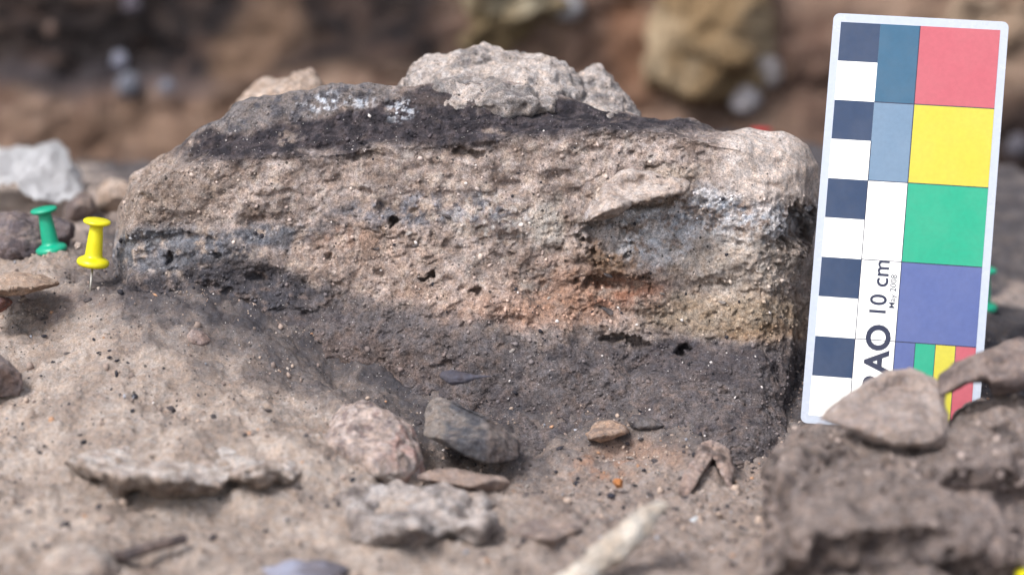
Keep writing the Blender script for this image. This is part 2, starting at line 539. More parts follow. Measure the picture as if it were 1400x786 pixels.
# gullies and small scarps in the ledge at the left
nx, ny = len(gx), len(gy)
idx = np.arange(nx * ny).reshape(ny, nx)
F = np.stack([idx[:-1, :-1].ravel(), idx[:-1, 1:].ravel(), idx[1:, 1:].ravel(), idx[1:, :-1].ravel()], 1)
me = mesh_np('ground', P, F, paint_ground(P))
ground = link('ground', me, M_GROUND)
tag(ground, 'pale dusty excavated ground sloping down from the left', kind='structure')

# ------------------------------------------------------------------ the layered block
T_OUT = [(150, 470), (152, 400), (156, 335), (164, 285), (180, 245), (206, 218), (250, 194), (300, 167), (322, 142), (362, 131), (420, 129), (480, 121), (545, 114), (600, 112), (680, 116), (750, 128), (820, 148), (880, 162), (945, 168), (990, 178), (1030, 173), (1078, 180), (1104, 196), (1121, 226), (1121, 270), (1112, 330), (1117, 400), (1105, 480), (1100, 560), (1095, 640), (900, 680), (650, 690), (400, 600), (250, 520)]
T_IN = [(178, 470), (176, 400), (182, 340), (192, 290), (206, 258), (232, 236), (275, 226), (315, 218), (340, 214), (375, 212), (425, 213), (480, 206), (545, 200), (600, 198), (680, 190), (745, 184), (810, 180), (870, 180), (930, 184), (975, 194), (1010, 200), (1040, 208), (1062, 224), (1078, 246), (1080, 280), (1074, 335), (1076, 400), (1070, 480), (1066, 560), (1060, 640), (890, 660), (650, 670), (410, 590), (265, 515)]
T_IN = [((x - 34 * min(1, (x - 1000) / 70.0)) if x > 1000 else x, y_) for x, y_ in T_IN]
def face_y(px, py):
    """depth of the cut face: leaning back, with its foot spreading forward"""
    h = (560 - py) / 54.0
    return 0.75 - 2.1 * math.exp(-max(h, -1) / 1.5) + 0.12 * h
rings = []
def ringof(pts, fy): return [at(x, y_, fy(x, y_)) for x, y_ in pts]
mid1 = [((a[0] * .62 + b[0] * .38), (a[1] * .4 + b[1] * .6)) for a, b in zip(T_OUT, T_IN)]
inn = [(600 + (x - 600) * 0.6, 400 + (y_ - 400) * 0.6) for x, y_ in T_IN]
outb = [(630 + (x - 630) * 0.97, y_ + 14) for x, y_ in T_OUT]
rings.append(ringof(inn, lambda x, y_: face_y(x, y_)))
rings.append(ringof(T_IN, lambda x, y_: face_y(x, y_)))
rings.append(ringof(mid1, lambda x, y_: face_y(x, y_) + 0.75))
rings.append(ringof(T_OUT, lambda x, y_: 3.2))
rings.append(ringof(outb, lambda x, y_: 6.0))
rings.append(ringof([(630 + (x - 630) * 0.8, 420 + (y_ - 420) * 0.7) for x, y_ in T_OUT], lambda x, y_: 8.5))
blockskin = loft(rings)

HOLES = [(537, 305, 8, 7, .7), (520, 285, 5, 14, .3), (640, 213, 26, 8, .45), (700, 258, 22, 7, .35), (232, 355, 7, 7, .5), (300, 350, 6, 4, .4),
         (586, 378, 9, 4, .5), (655, 398, 6, 5, .45), (700, 328, 20, 9, .4), (612, 342, 9, 7, .4), (842, 463, 22, 6, .6), (872, 470, 14, 9, .6), (932, 478, 12, 9, .7),
         (745, 577, 18, 9, .5), (525, 378, 9, 6, .3), (840, 388, 44, 10, .5), (830, 330, 32, 22, .55), (1100, 315, 24, 28, .9), (1070, 330, 16, 14, .4), (250, 328, 26, 7, .4),
         (345, 305, 12, 9, .35), (190, 330, 24, 7, .4), (940, 250, 8, 5, .3), (970, 390, 26, 8, .25), (1010, 320, 14, 8, .2), (440, 205, 20, 6, .3), (375, 265, 26, 6, .3),
         (455, 250, 16, 8, .3), (560, 325, 12, 7, .3), (770, 240, 20, 6, .3), (900, 225, 24, 6, .25), (605, 500, 16, 5, .25), (1040, 400, 24, 6, .3),
         (330, 420, 20, 7, .3), (230, 410, 26, 8, .3), (420, 430, 18, 6, .25), 
          (1060, 510, 14, 10, .3), (700, 440, 26, 5, .3), (880, 430, 24, 6, .25), (285, 390, 10, 6, .3), (352, 382, 11, 6, .3), (200, 272, 14, 6, .3),
         (660, 200, 16, 5, .25), (590, 230, 20, 6, .25), (505, 215, 22, 5, .25), (812, 205, 15, 5, .25), (850, 240, 12, 5, .25), (950, 310, 10, 6, .25), (920, 350, 12, 6, .25)]
for _ in range(150):
    r_ = R.uniform(2.0, 5.5)
    HOLES.append((R.uniform(170, 1090), R.uniform(195, 480), r_ * R.uniform(0.8, 2.2), r_, 0.07 + r_ * 0.035))

def block_edit(V, n):
    px, py = proj(V)
    front = (n[:, 1] < 0.25) & (V[:, 1] < 3.5)
    face = ss(0.3, -0.3, n[:, 1]) * ss(4.0, 2.0, V[:, 1])
    wx = px + 8 * fbm(V, 1.4, 3, 90) + 4 * fbm(V, 6, 2, 82); wy = py + 7 * fbm(V, 1.4, 3, 91) + 4 * fbm(V, 6, 2, 83)
    d = np.zeros(len(V))
    Vw = V + 0.22 * np.stack([fbm(V + 31.0 * k_, 1.1, 2, 190 + k_) for k_ in range(3)], 1)
    Ps = Vw * (0.8, 1, 1.2)
    # roughness of the different beds: quiet patches and crumbly patches
    crumb = ss(-0.25, 0.45, fbm(V, 0.45, 3, 92))
    calm = 1 - 0.45 * ss(-10, 14, py - L_TOP(px))      # the lower bed is powdery
    calm = calm * (1 - 0.5 * ss(-0.05, 0.35, fbm(V, 0.35, 2, 84)))
    d += 0.16 * fbm(Ps, 0.8, 3, 93) * face
    base_d = d.copy(); d = np.zeros(len(V))
    d += (0.02 + 0.10 * crumb) * fbm(Vw, 2.4, 3, 94, 0.62) * face
    d += (0.012 + 0.03 * crumb) * fbm(V, 7.5, 2, 89) * face
    v, idd = voro(Vw, 1.9, 95)
    d += 0.10 * (np.clip(1 - v / 0.5, 0, 1)) * (idd > 0.7) * face * (0.3 + crumb)
    v, idd = voro(Vw * (0.8, 1, 1.3), 3.6, 96)
    d -= 0.20 * (np.clip(1 - v / 0.34, 0, 1)) * (idd > 0.84) * face * (0.4 + crumb)
    v, idd = voro(V, 7.0, 97)
    d -= 0.09 * (np.clip(1 - v / 0.42, 0, 1)) * (idd > 0.82) * face
    d += 0.05 * (np.clip(1 - v / 0.45, 0, 1)) * (idd < 0.22) * face
    # ragged little hollows, loosened crumbs and hair cracks
    h5 = fbm(Vw, 4.2, 3, 85, 0.6)
    d -= 0.13 * ss(0.5, 0.68, h5) * face * (0.35 + crumb)
    d += 0.05 * ss(0.40, 0.6, -h5) * face
    h6 = fbm(V, 9.5, 2, 86, 0.6)
    d -= 0.055 * ss(0.35, 0.6, h6) * face
    cm = ss(0.0, 0.35, fbm(V, 0.8, 2, 87))
    d -= 0.11 * ss(0.045, 0.0, np.abs(fbm(Vw, 1.3, 3, 88))) * cm * face
    # broken ledges: short steps of the fractured surface
    q = fbm(Vw * (0.8, 0.6, 1.1), 0.75, 3, 98) * 2.4
    st = np.floor(q) + ss(0.75, 1.0, q - np.floor(q))
    d += 0.085 * st * face
    d = base_d + d * 0.62 * (0.35 + 0.65 * calm)
    # smooth bedding at the pale right end and over the black crust
    sm = ss(950, 1010, px) * ss(290, 245, py)
    d *= 1 - 0.93 * sm
    # the tongue of fine sediment that overhangs in the right middle
    lx = np.clip((wx - 797) / 140.0, 0, 1)
    Lc = 306 - 40 * lx - 6 * np.sin(lx * 3.1)
    inx = ss(785, 815, wx) * ss(955, 905, wx)
    dy = wy - Lc
    fr = front.astype(float)
    d = np.where((dy < 0) & (dy > -60) & (inx > .3), d * 0.35, d)
    d += fr * inx * 0.55 * ss(-80, -6, dy) * ss(2, -3, dy)
    d -= fr * inx * 0.12 * (dy >= 0) * ss(45, 0, dy)
    # low mound bulging along the foot
    for hx, hz, rx, rz, dep in HOLES:
        m = np.abs(px - hx) < rx * 2.4 + 12
        m &= np.abs(py - hz) < rz * 2.4 + 12
        m &= front
        i = np.nonzero(m)[0]
        if not len(i): continue
        q = np.sqrt(((wx[i] - hx) / rx) ** 2 + ((wy[i] - hz) / rz) ** 2) + 0.5 * h5[i]
        d[i] -= dep * (ss(1.3, 0.6, q) if dep > 0.42 else 0.6 * ss(1.5, 0.3, q))
    # the undercut right-hand side of the block
    dirn = n * 0.35 + np.array([0, -0.65, 0])
    dirn = np.where(front[:, None], dirn, n)
    return V + dirn * d[:, None]

B_TOP = curve([(150, 230), (250, 192), (285, 178), (340, 186), (390, 168), (450, 160), (500, 148), (545, 132), (580, 116), (700, 118), (760, 138), (820, 152), (880, 164), (960, 172), (1000, 176)])
B_BOT = curve([(150, 225), (205, 222), (300, 222), (350, 217), (430, 218), (500, 208), (600, 203), (680, 194), (740, 184), (820, 178), (900, 177), (960, 176), (1000, 174)])
L_TOP = curve([(100, 372), (200, 372), (260, 368), (330, 360), (400, 372), (450, 392), (500, 402), (550, 425), (600, 436), (650, 450), (700, 458), (760, 450), (820, 458), (900, 456), (950, 466), (1000, 472), (1050, 466), (1120, 476)])
def paint_block(P, Nn):
    px, py = proj(P)
    wx = px + 16 * fbm(P, 0.9, 3, 101); wy = py + 13 * fbm(P * (0.6, 1, 1), 1.3, 4, 102)
    def blob(cx, cy, rx, ry, s=0.45, rot=0.0):
        a, b = wx - cx, wy - cy
        cr, sr = math.cos(rot), math.sin(rot)
        return ss(1 + s, 1 - s, np.sqrt(((a * cr + b * sr) / rx) ** 2 + ((-a * sr + b * cr) / ry) ** 2))
    n1 = fbm(P * (0.7, 1, 1.3), 1.5, 5, 103); n2 = fbm(P, 3.2, 4, 104); n3 = fbm(P, 6.5, 3, 105)
    m = ss(-0.5, 0.5, n1)
    c = D(150, 134, 124)[None, :] * (1 - m[:, None]) + D(186, 169, 158)[None, :] * m[:, None]
    c = mixc(c, 0.45 * ss(0.1, 0.6, n2), D(120, 104, 90))
    c = mixc(c, 0.35 * ss(0.1, 0.5, -n2), D(202, 186, 168))
    # grey-brown upper left shoulder
    c = mixc(c, 0.5 * blob(230, 270, 90, 60), D(138, 122, 108))
    # blue-grey ash bed, left, and its faint run towards the middle
    ash = np.maximum(blob(230, 345, 120, 30), blob(360, 325, 110, 20, rot=-.05))
    c = mixc(c, 0.9 * ash * ss(-0.7, 0.0, n2), D(116, 117, 121)); c = mixc(c, 0.5 * ash * ss(0.1, 0.4, n3), D(74, 76, 84))
    c = mixc(c, 0.5 * blob(210, 330, 60, 16) * ss(0, 0.4, n3), D(160, 160, 160))
    mid = blob(590, 290, 140, 22) * ss(-0.2, 0.35, n2)
    c = mixc(c, 0.75 * mid, D(136, 137, 142)); c = mixc(c, 0.6 * mid * ss(0.1, 0.35, -n3), D(84, 86, 96))
    c = mixc(c, 0.55 * blob(680, 300, 70, 30) * ss(0, 0.4, n3), D(200, 194, 186))
    c = mixc(c, 0.6 * blob(750, 305, 22, 34), D(204, 194, 180))
    # pink-brown heated soil
    c = mixc(c, 0.42 * blob(500, 345, 90, 40), D(170, 144, 126))
    c = mixc(c, 0.6 * blob(475, 330, 40, 16) * ss(-.3, .4, n2), D(160, 126, 104))
    c = mixc(c, 0.3 * blob(600, 405, 80, 20), D(170, 138, 116))
    c = mixc(c, 0.75 * blob(795, 398, 100, 40, s=.7, rot=-.12) * ss(-0.7, 0.15, n1), D(160, 122, 98))
    c = mixc(c, 0.6 * blob(850, 402, 46, 20, s=.7) * ss(-0.4, 0.3, n2), D(172, 116, 88))
    c = mixc(c, 0.7 * blob(838, 350, 42, 30), D(136, 106, 78))
    c = mixc(c, 0.4 * blob(700, 430, 110, 20), D(166, 126, 102))
    # white ash in the right middle, with blue-grey specks over it
    wa = np.maximum(blob(980, 298, 160, 36), blob(890, 320, 60, 44))
    c = mixc(c, 0.9 * wa * ss(-0.6, 0.25, n1 + n3 * 0.6), D(232, 230, 229))
    c = mixc(c, 0.65 * np.maximum(blob(1000, 290, 110, 14), 0.6 * blob(880, 300, 50, 14)) * ss(0.08, 0.3, n3), D(92, 108, 126))
    c = mixc(c, 0.35 * wa * ss(0.2, 0.45, n3 - n2 * 0.5), D(110, 106, 104))
    c = mixc(c, 0.45 * blob(1010, 360, 90, 40), D(196, 184, 168))
    # olive-tan bottom right, grey foot
    c = mixc(c, 0.6 * blob(1000, 430, 110, 32), D(164, 144, 116))
    c = mixc(c, 0.5 * blob(1050, 455, 60, 12), D(164, 132, 100))
    # smooth pinkish end and the dusty tongue
    c = mixc(c, 0.9 * blob(1060, 225, 90, 62, 0.3) * ss(960, 1010, wx), D(216, 200, 187))
    c = mixc(c, 0.75 * blob(890, 255, 80, 22, 0.4, -.25), D(188, 170, 152))
    c = mixc(c, 0.8 * blob(865, 285, 75, 6, 0.5, -.29), D(122, 106, 92))  # dark strip: shade under the tongue's lip, painted into the colour
    # lower dark bed
    k = ss(-20, 20, wy + 7 * n2 + 13 * fbm(P, 0.55, 3, 106) - L_TOP(wx))
    c = mixc(c, 0.94 * k, D(102, 95, 94))
    c = mixc(c, 0.6 * k * ss(0.0, 0.45, n1), D(74, 68, 70))
    c = mixc(c, 0.5 * k * ss(0.05, 0.5, -n2), D(124, 108, 100))
    c = mixc(c, 0.6 * k * blob(430, 500, 150, 40), D(112, 96, 88))
    c = mixc(c, 0.85 * blob(300, 400, 160, 36) * ss(-0.7, 0.1, n2), D(70, 68, 72))
    c = mixc(c, 0.5 * k * blob(960, 490, 110, 30), D(70, 65, 69))
    # crust above the black band: grey with white flecks
    up = ss(8, -8, wy - B_TOP(wx)) * ss(560, 520, wx)
    c = mixc(c, up, D(124, 116, 112))
    c = mixc(c, 0.8 * up * ss(0, 0.35, n2), D(84, 82, 86))
    wf = np.maximum(blob(458, 140, 48, 11), blob(545, 150, 18, 16)) * ss(-0.1, 0.3, n3)
    # the black burnt band
    ty = py + 5 * fbm(P * (0.6, 1, 1), 1.3, 4, 102); thin = 7 * ss(650, 800, wx)
    bt = ss(-7, 5, ty - B_TOP(wx) + thin) * ss(14, -12, np.where(wx > 620, ty, wy) - B_BOT(wx) - thin * .7) * ss(215, 280, wx) * ss(1010, 930, wx)
    c = mixc(c, 0.95 * bt * ss(-1.2, -0.3, n1), D(66, 60, 64))
    c = mixc(c, 0.75 * bt * ss(-0.25, 0.3, n2), D(40, 38, 43))
    c = mixc(c, 0.5 * bt * blob(650, 130, 110, 12), D(102, 90, 84))
    c = mixc(c, 0.9 * wf, D(206, 208, 212))
    c = mixc(c, 0.8 * blob(395, 188, 12, 10) * ss(-.2, .2, n3), D(140, 126, 116))
    # anything behind the crest: dusty top
    c = mixc(c, ss(3.4, 4.2, P[:, 1]), D(150, 132, 118))
    return c

def block_soft(V):
    px, py = proj(V)
    return 0.9 * ss(950, 1010, px) * ss(285, 240, py + 6 * fbm(V, 1.5, 2, 81)) + 0.45 * ss(-0.1, 0.3, fbm(V, 0.6, 3, 80)) * ss(960, 940, px)
block, BV, BF, BN = rock('sediment_block', [blockskin], 0.036, paint_block, M_EARTH,
    'large block of banded burnt sediment with black crust, white ash and orange soil', 'sediment block',
    rel=6, big=0.22, bfreq=0.35, mid=0.10, mfreq=1.1, fine=0.03, ffreq=5.0, seed=5, edit=block_edit, soft=block_soft)

def paint_cap(P, Nn):
    px, py = proj(P)
    n1 = fbm(P, 1.3, 4, 120); n2 = fbm(P, 4.0, 3, 121)
    m = ss(-0.4, 0.4, n1)
    c = D(146, 138, 132)[None, :] * (1 - m[:, None]) + D(178, 168, 160)[None, :] * m[:, None]
    c = mixc(c, 0.6 * ss(0.1, 0.5, n2), D(96, 90, 90))
    c = mixc(c, 0.8 * ss(0.45, 0.85, Nn[:, 2]) * ss(-.5, .2, n1), D(200, 186, 174))
    return c
cap_a = [(528, 160), (548, 108), (562, 92), (590, 76), (622, 74), (640, 66), (664, 62), (682, 70), (712, 74), (745, 80), (772, 84), (792, 98), (800, 130), (790, 172), (700, 176), (600, 172)]
cap_b = [(690, 176), (716, 138), (760, 114), (790, 98), (824, 87), (842, 100), (853, 124), (862, 146), (872, 166), (880, 186), (830, 200), (760, 196)]
rock('cap_clod', [pebble_skin(cap_a, 5.0, 2.6, lean=1.1, front=.7), pebble_skin(cap_b, 5.0, 2.4, lean=1.1, front=.7)], 0.045, paint_cap, M_EARTH,
     'pale knobbly clod crowning the burnt band', parent=block, rel=2, big=0.16, bfreq=0.9, mid=0.12, mfreq=2.0, fine=0.045, ffreq=6, seed=9, pits=0.08, facets=6, cut=.08)

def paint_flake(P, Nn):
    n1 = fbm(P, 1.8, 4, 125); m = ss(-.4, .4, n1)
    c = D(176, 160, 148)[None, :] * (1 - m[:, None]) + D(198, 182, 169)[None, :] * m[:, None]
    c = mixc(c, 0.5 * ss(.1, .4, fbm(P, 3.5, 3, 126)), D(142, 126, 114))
    return mixc(c, 0.75 * ss(0.15, -0.35, Nn[:, 2]), D(128, 113, 101))  # underside shade painted in: darker where faces turn down
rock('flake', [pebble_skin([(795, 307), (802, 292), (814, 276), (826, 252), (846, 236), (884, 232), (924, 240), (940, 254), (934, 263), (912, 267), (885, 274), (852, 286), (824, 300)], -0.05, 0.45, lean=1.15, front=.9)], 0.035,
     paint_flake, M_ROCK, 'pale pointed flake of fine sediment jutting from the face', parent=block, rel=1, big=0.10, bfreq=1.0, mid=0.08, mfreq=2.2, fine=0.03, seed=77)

# ------------------------------------------------------------------ loose clods, stones and fragments
def R_(name, outl, y, t, vox, paint, mat, label, cat, **k):
    sk = [pebble_skin(outl, y, t, lean=k.pop('lean', 0.3), front=k.pop('front', 0.62))] if not isinstance(outl[0][0], (list, tuple)) else [pebble_skin(q, yy, tt, lean=k.get('lean', 0.3)) for q, yy, tt in outl]
    k.pop('lean', None)
    return rock(name, sk, vox, paint, mat, label, cat, **k)

PALE = paint_base((196, 172, 152), (170, 148, 130), 1.0, 5, (208, 188, 170), 0.6)
R_('clod', [(296, 200), (312, 150), (335, 128), (362, 106), (392, 108), (412, 97), (432, 98), (446, 118), (450, 160), (430, 200)], 9.5, 4, 0.09, PALE, M_EARTH,
   'pale blurred clod peeping up behind the left top of the sediment block', 'clod', mid=0.12, fine=0.05, seed=31, facets=10)
R_('grey_rock', [(-40, 350), (-30, 305), (10, 292), (40, 290), (75, 300), (96, 308), (100, 322), (80, 338), (66, 352), (20, 372), (-30, 376)], 5.2, 3.0, 0.055,
   paint_base((118, 106, 104), (88, 80, 82), 1.4, 7, (150, 134, 124), 0.6), M_ROCK,
   'rough dark grey rock behind the left green pushpin', 'rock', big=0.2, mid=0.14, fine=0.05, facets=16, seed=33, rel=2)
R_('stone_flake', [(-30, 392), (-20, 378), (20, 374), (60, 377), (84, 388), (60, 396), (30, 402), (0, 405), (-25, 402)], 0.2, 2.0, 0.035,
   paint_base((176, 152, 132), (150, 126, 108), 1.6, 8, (190, 168, 148), 0.6), M_ROCK,
   'flat tan stone flake lying at the left edge below the green pushpin', 'stone', big=0.08, mid=0.03, facets=6, seed=34, rel=1, lean=2.0)
yd = ygr(15, 540)
rock('dark_stone', [hull([at(*q) for q in ((-40, 470, yd + 1), (-5, 480, yd + .6), (12, 492, yd + .3), (28, 512, yd + .1), (31, 524, yd), (27, 540, yd), (-10, 545, yd - .1), (-40, 548, yd), (0, 500, yd - .4), (-40, 505, yd - .3), (24, 535, yd + 1), (14, 505, yd + 1.2), (-40, 500, yd + 1.6))])], 0.035,
     paint_base((108, 98, 96), (128, 110, 102), 1.6, 9, (150, 134, 124), .4), M_ROCK, 'dark brown stone cut by the left edge on pale ground', 'stone', rel=0, big=.05, mid=.04, seed=35)
R_('red_fragment', [(-30, 404), (-4, 402), (14, 408), (18, 414), (4, 424), (-10, 430), (-30, 424)], -0.4, 1.6, 0.03,
   paint_base((138, 96, 84), (108, 84, 80), 2.0, 10), M_ROCK, 'small reddish fragment under the tan flake at the left edge', 'fragment', big=.05, seed=36, facets=10, cut=.3)
R_('white_pebble', [(100, 336), (104, 330), (112, 332), (112, 340), (104, 343)], 2.2, 0.22, 0.02, paint_base((200, 184, 172), (180, 164, 152)), M_ROCK,
   'small pale pebble between the green and yellow pushpins', 'pebble', big=.02, mid=.01, fine=.005, seed=37)

def paint_red(P, Nn):
    n1 = fbm(P, 1.5, 4, 130); n2 = fbm(P, 3.8, 3, 131); px, py = proj(P)
    m = ss(-0.4, 0.4, n1)
    c = D(160, 144, 134)[None, :] * (1 - m[:, None]) + D(190, 172, 160)[None, :] * m[:, None]
    c = mixc(c, 0.7 * ss(0.15, 0.5, n2), D(112, 96, 94))
    c = mixc(c, 0.6 * ss(0.0, 0.5, n1) * ss(500, 545, px), D(178, 136, 124))
    c = mixc(c, 0.8 * ss(625, 648, py) * ss(-0.2, 0.3, n2), D(206, 190, 176))
    return c
R_('reddish_stone', [(432, 605), (448, 582), (470, 556), (500, 548), (530, 560), (556, 578), (576, 594), (582, 618), (578, 648), (556, 664), (530, 668), (500, 664), (462, 640)], -4.4, 3.0, 0.045,
   paint_red, M_ROCK, 'pinkish mottled stone left of the dark grey stone in front of the block', 'stone', big=0.12, mid=0.09, fine=0.03, facets=12, cut=.12, seed=38, rel=1, lean=0.9)
R_('pale_chip', [(498, 634), (512, 628), (530, 632), (538, 644), (540, 658), (524, 662), (508, 650)], -6.1, 0.7, 0.03,
   paint_base((206, 192, 178), (150, 136, 128), 3.0, 12), M_ROCK, 'whitish angular chip at the foot of the pinkish stone', 'chip', big=.05, mid=.04, fine=.01, facets=8, seed=39, rel=1)

# the angular dark stone: a faceted solid, ridge and hollow as in the photograph
dk = [at(*p) for p in ((583, 556, -3.2), (592, 546, -3.0), (600, 544, -3.1), (618, 549, -3.2), (655, 566, -3.3), (700, 594, -3.4), (712, 606, -3.6), (708, 626, -4.2), (690, 632, -4.5),
                       (668, 634, -4.9), (650, 626, -5.0), (625, 610, -4.9), (596, 604, -4.6), (578, 596, -4.3), (579, 578, -3.9),
                       (664, 572, -4.1), (672, 598, -4.8), (600, 598, -4.9), (640, 604, -5.1), (600, 600, -3.0), (690, 612, -2.6), (640, 575, -2.4), (608, 560, -2.4))]
def paint_dark(P, Nn):
    n1 = fbm(P, 1.6, 4, 140); n2 = fbm(P, 5, 3, 141); px, py = proj(P)
    m = ss(-0.4, 0.4, n1)
    c = D(84, 83, 86)[None, :] * (1 - m[:, None]) + D(104, 100, 99)[None, :] * m[:, None]
    c = mixc(c, 0.6 * ss(655, 675, px), D(130, 116, 108))  # right facet, then left facet painted paler, as light catches them
    c = mixc(c, 0.7 * ss(614, 598, px + 8 * n1), D(150, 138, 126)); c = mixc(c, 0.6 * ss(.3, .8, Nn[:, 2]) * ss(-.3, .3, n1), D(142, 130, 120))
    c = mixc(c, 0.5 * ss(0.2, 0.5, n2), D(64, 60, 64))
    return c
def dent(V, n):
    c = at(630, 572, -4.2)
    r = np.linalg.norm((V - c) / np.array([0.75, 0.9, 0.45]), axis=1)
    return V + np.array([0, 0.22, -0.05]) * np.exp(-r ** 2)[:, None] * (n[:, 1] < 0)[:, None]
rock('dark_grey_stone', [hull(dk)], 0.035, paint_dark, M_ROCK, 'angular dark grey stone with a smooth hollowed face in front of the block', 'stone',
     rel=0, big=0.05, mid=0.035, fine=0.014, seed=40, edit=dent)

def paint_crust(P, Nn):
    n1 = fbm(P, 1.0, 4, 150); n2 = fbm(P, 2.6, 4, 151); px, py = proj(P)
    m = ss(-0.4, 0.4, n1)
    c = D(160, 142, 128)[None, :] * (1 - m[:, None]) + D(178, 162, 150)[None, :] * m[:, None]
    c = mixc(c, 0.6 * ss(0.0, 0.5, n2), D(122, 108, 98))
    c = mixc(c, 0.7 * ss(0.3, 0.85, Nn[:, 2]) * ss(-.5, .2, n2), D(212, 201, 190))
    c = mixc(c, 0.75 * ss(0.25, -0.1, Nn[:, 2] + .2 * n2), D(122, 108, 96))  # shadowed underside put into the colour, on faces turned down
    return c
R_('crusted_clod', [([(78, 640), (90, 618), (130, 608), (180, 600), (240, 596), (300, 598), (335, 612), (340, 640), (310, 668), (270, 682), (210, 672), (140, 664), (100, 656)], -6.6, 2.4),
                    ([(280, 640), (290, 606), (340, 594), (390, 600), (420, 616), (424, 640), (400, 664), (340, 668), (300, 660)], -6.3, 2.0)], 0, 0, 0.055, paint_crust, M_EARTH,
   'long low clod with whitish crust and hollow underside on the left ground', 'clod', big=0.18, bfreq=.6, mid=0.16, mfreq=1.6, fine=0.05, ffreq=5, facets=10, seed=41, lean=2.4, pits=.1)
R_('grey_clod', [([(440, 700), (452, 680), (490, 668), (540, 662), (600, 664), (640, 676), (640, 706), (610, 740), (550, 752), (480, 744), (450, 724)], -8.4, 2.6),
                 ([(590, 700), (610, 676), (650, 668), (680, 684), (690, 716), (660, 740), (610, 736)], -8.0, 2.0)], 0, 0, 0.06,
   paint_base((172, 160, 151), (122, 111, 105), 1.0, 14, (206, 194, 184), 0.7), M_EARTH,
   'grey lumpy clod in the blurred foreground below the pinkish stone', 'clod', big=0.2, mid=0.14, mfreq=1.6, fine=0.05, facets=10, seed=42, lean=2.0, pits=.1)
R_('flat_fragment', [(570, 652), (582, 642), (620, 640), (660, 648), (688, 652), (702, 664), (676, 676), (640, 672), (600, 664)], -6.2, 1.5, 0.035,
   paint_base((158, 138, 124), (132, 114, 104), 1.4, 15, (172, 152, 138), 0.6), M_ROCK, 'thin flat fragment casting a dark shadow below the dark grey stone', 'stone',
   big=.06, mid=.04, facets=10, seed=43, lean=1.4, rel=1)
R_('tan_slab', [(688, 728), (710, 712), (760, 706), (806, 708), (800, 724), (776, 738), (758, 750), (720, 742)], -8.6, 2.2, 0.045,
   paint_base((160, 142, 130), (136, 120, 112), 1.3, 16), M_ROCK, 'flat pointed tan slab in the foreground left of the cream stick', 'stone', big=.07, mid=.04, facets=8, seed=44, lean=2.2, rel=1)
R_('smooth_lump', [([(50, 786), (58, 762), (84, 742), (118, 740), (150, 752), (168, 780), (160, 810), (60, 810)], -11.4, 2.2)], 0, 0, 0.07,
   paint_base((186, 170, 156), (164, 148, 136), .8, 17, (206, 192, 178), .6), M_EARTH, 'soft pale lump at the bottom left beside the dark twig', 'clod', big=.12, mid=.04, seed=45)
R_('grey_pebble', [(340, 800), (352, 776), (396, 766), (444, 766), (476, 774), (470, 796), (440, 810)], -11.6, 1.6, 0.06,
   paint_base((150, 150, 162), (104, 98, 102), .9, 18), M_SMOOTH, 'bluish grey stone cut by the bottom edge', 'stone', big=.06, mid=.02, seed=46, lean=1.5)
R_('orange_stone', [(800, 592), (812, 578), (834, 572), (856, 582), (862, 590), (840, 598), (818, 604), (804, 602)], ygr(828, 600) + 0.1, 1.0, 0.03,
   paint_base((180, 152, 130), (140, 122, 110), 2.2, 19), M_ROCK, 'flat orange-tan stone at the foot of the block right of centre', 'stone', big=.05, mid=.04, facets=8, seed=47, lean=1.8, rel=1)
R_('ash_lump', [(856, 574), (866, 566), (890, 570), (910, 582), (890, 592), (864, 588)], ygr(880, 588) + 0.05, 0.6, 0.03,
   paint_base((120, 112, 108), (90, 84, 84), 2.2, 20), M_ROCK, 'small grey lump just right of the flat orange-tan stone', 'clod', big=.05, seed=48)
R_('orange_crumb', [(834, 660), (836, 652), (846, 650), (854, 656), (852, 668), (842, 670)], -5.6, 0.35, 0.022,
   paint_base((190, 128, 80), (140, 92, 62), 3, 21), M_ROCK, 'small bright orange crumb among grit right of the flat fragment', 'crumb', big=.05, mid=.03, fine=.01, seed=49, rel=1)
R_('charcoal_crumb', [(828, 674), (836, 672), (844, 676), (840, 682), (830, 682)], -6.0, 0.22, 0.02, paint_base((52, 52, 60), (70, 68, 74), 3, 22), M_SMOOTH,
   'tiny black crumb just below the bright orange crumb', 'crumb', big=.02, mid=.01, fine=.004, seed=50, rel=1)
R_('white_crumb', [(942, 712), (952, 706), (964, 712), (966, 720), (952, 724), (944, 720)], -7.6, 0.3, 0.022, paint_base((196, 200, 200), (140, 140, 142), 3, 23), M_ROCK,
   'small blue-white crumb between the cream stick and the foreground mound', 'crumb', big=.03, mid=.03, fine=.01, seed=51, rel=1)
R_('pale_sherd', [(252, 462), (262, 452), (280, 454), (288, 466), (276, 476), (258, 474)], -1.5, 0.5, 0.028, paint_base((160, 142, 132), (136, 118, 110), 2, 24), M_ROCK,
   'pale stone bedded in dark soil at the left foot of the block', 'stone', big=.04, mid=.03, facets=10, seed=52, rel=1)

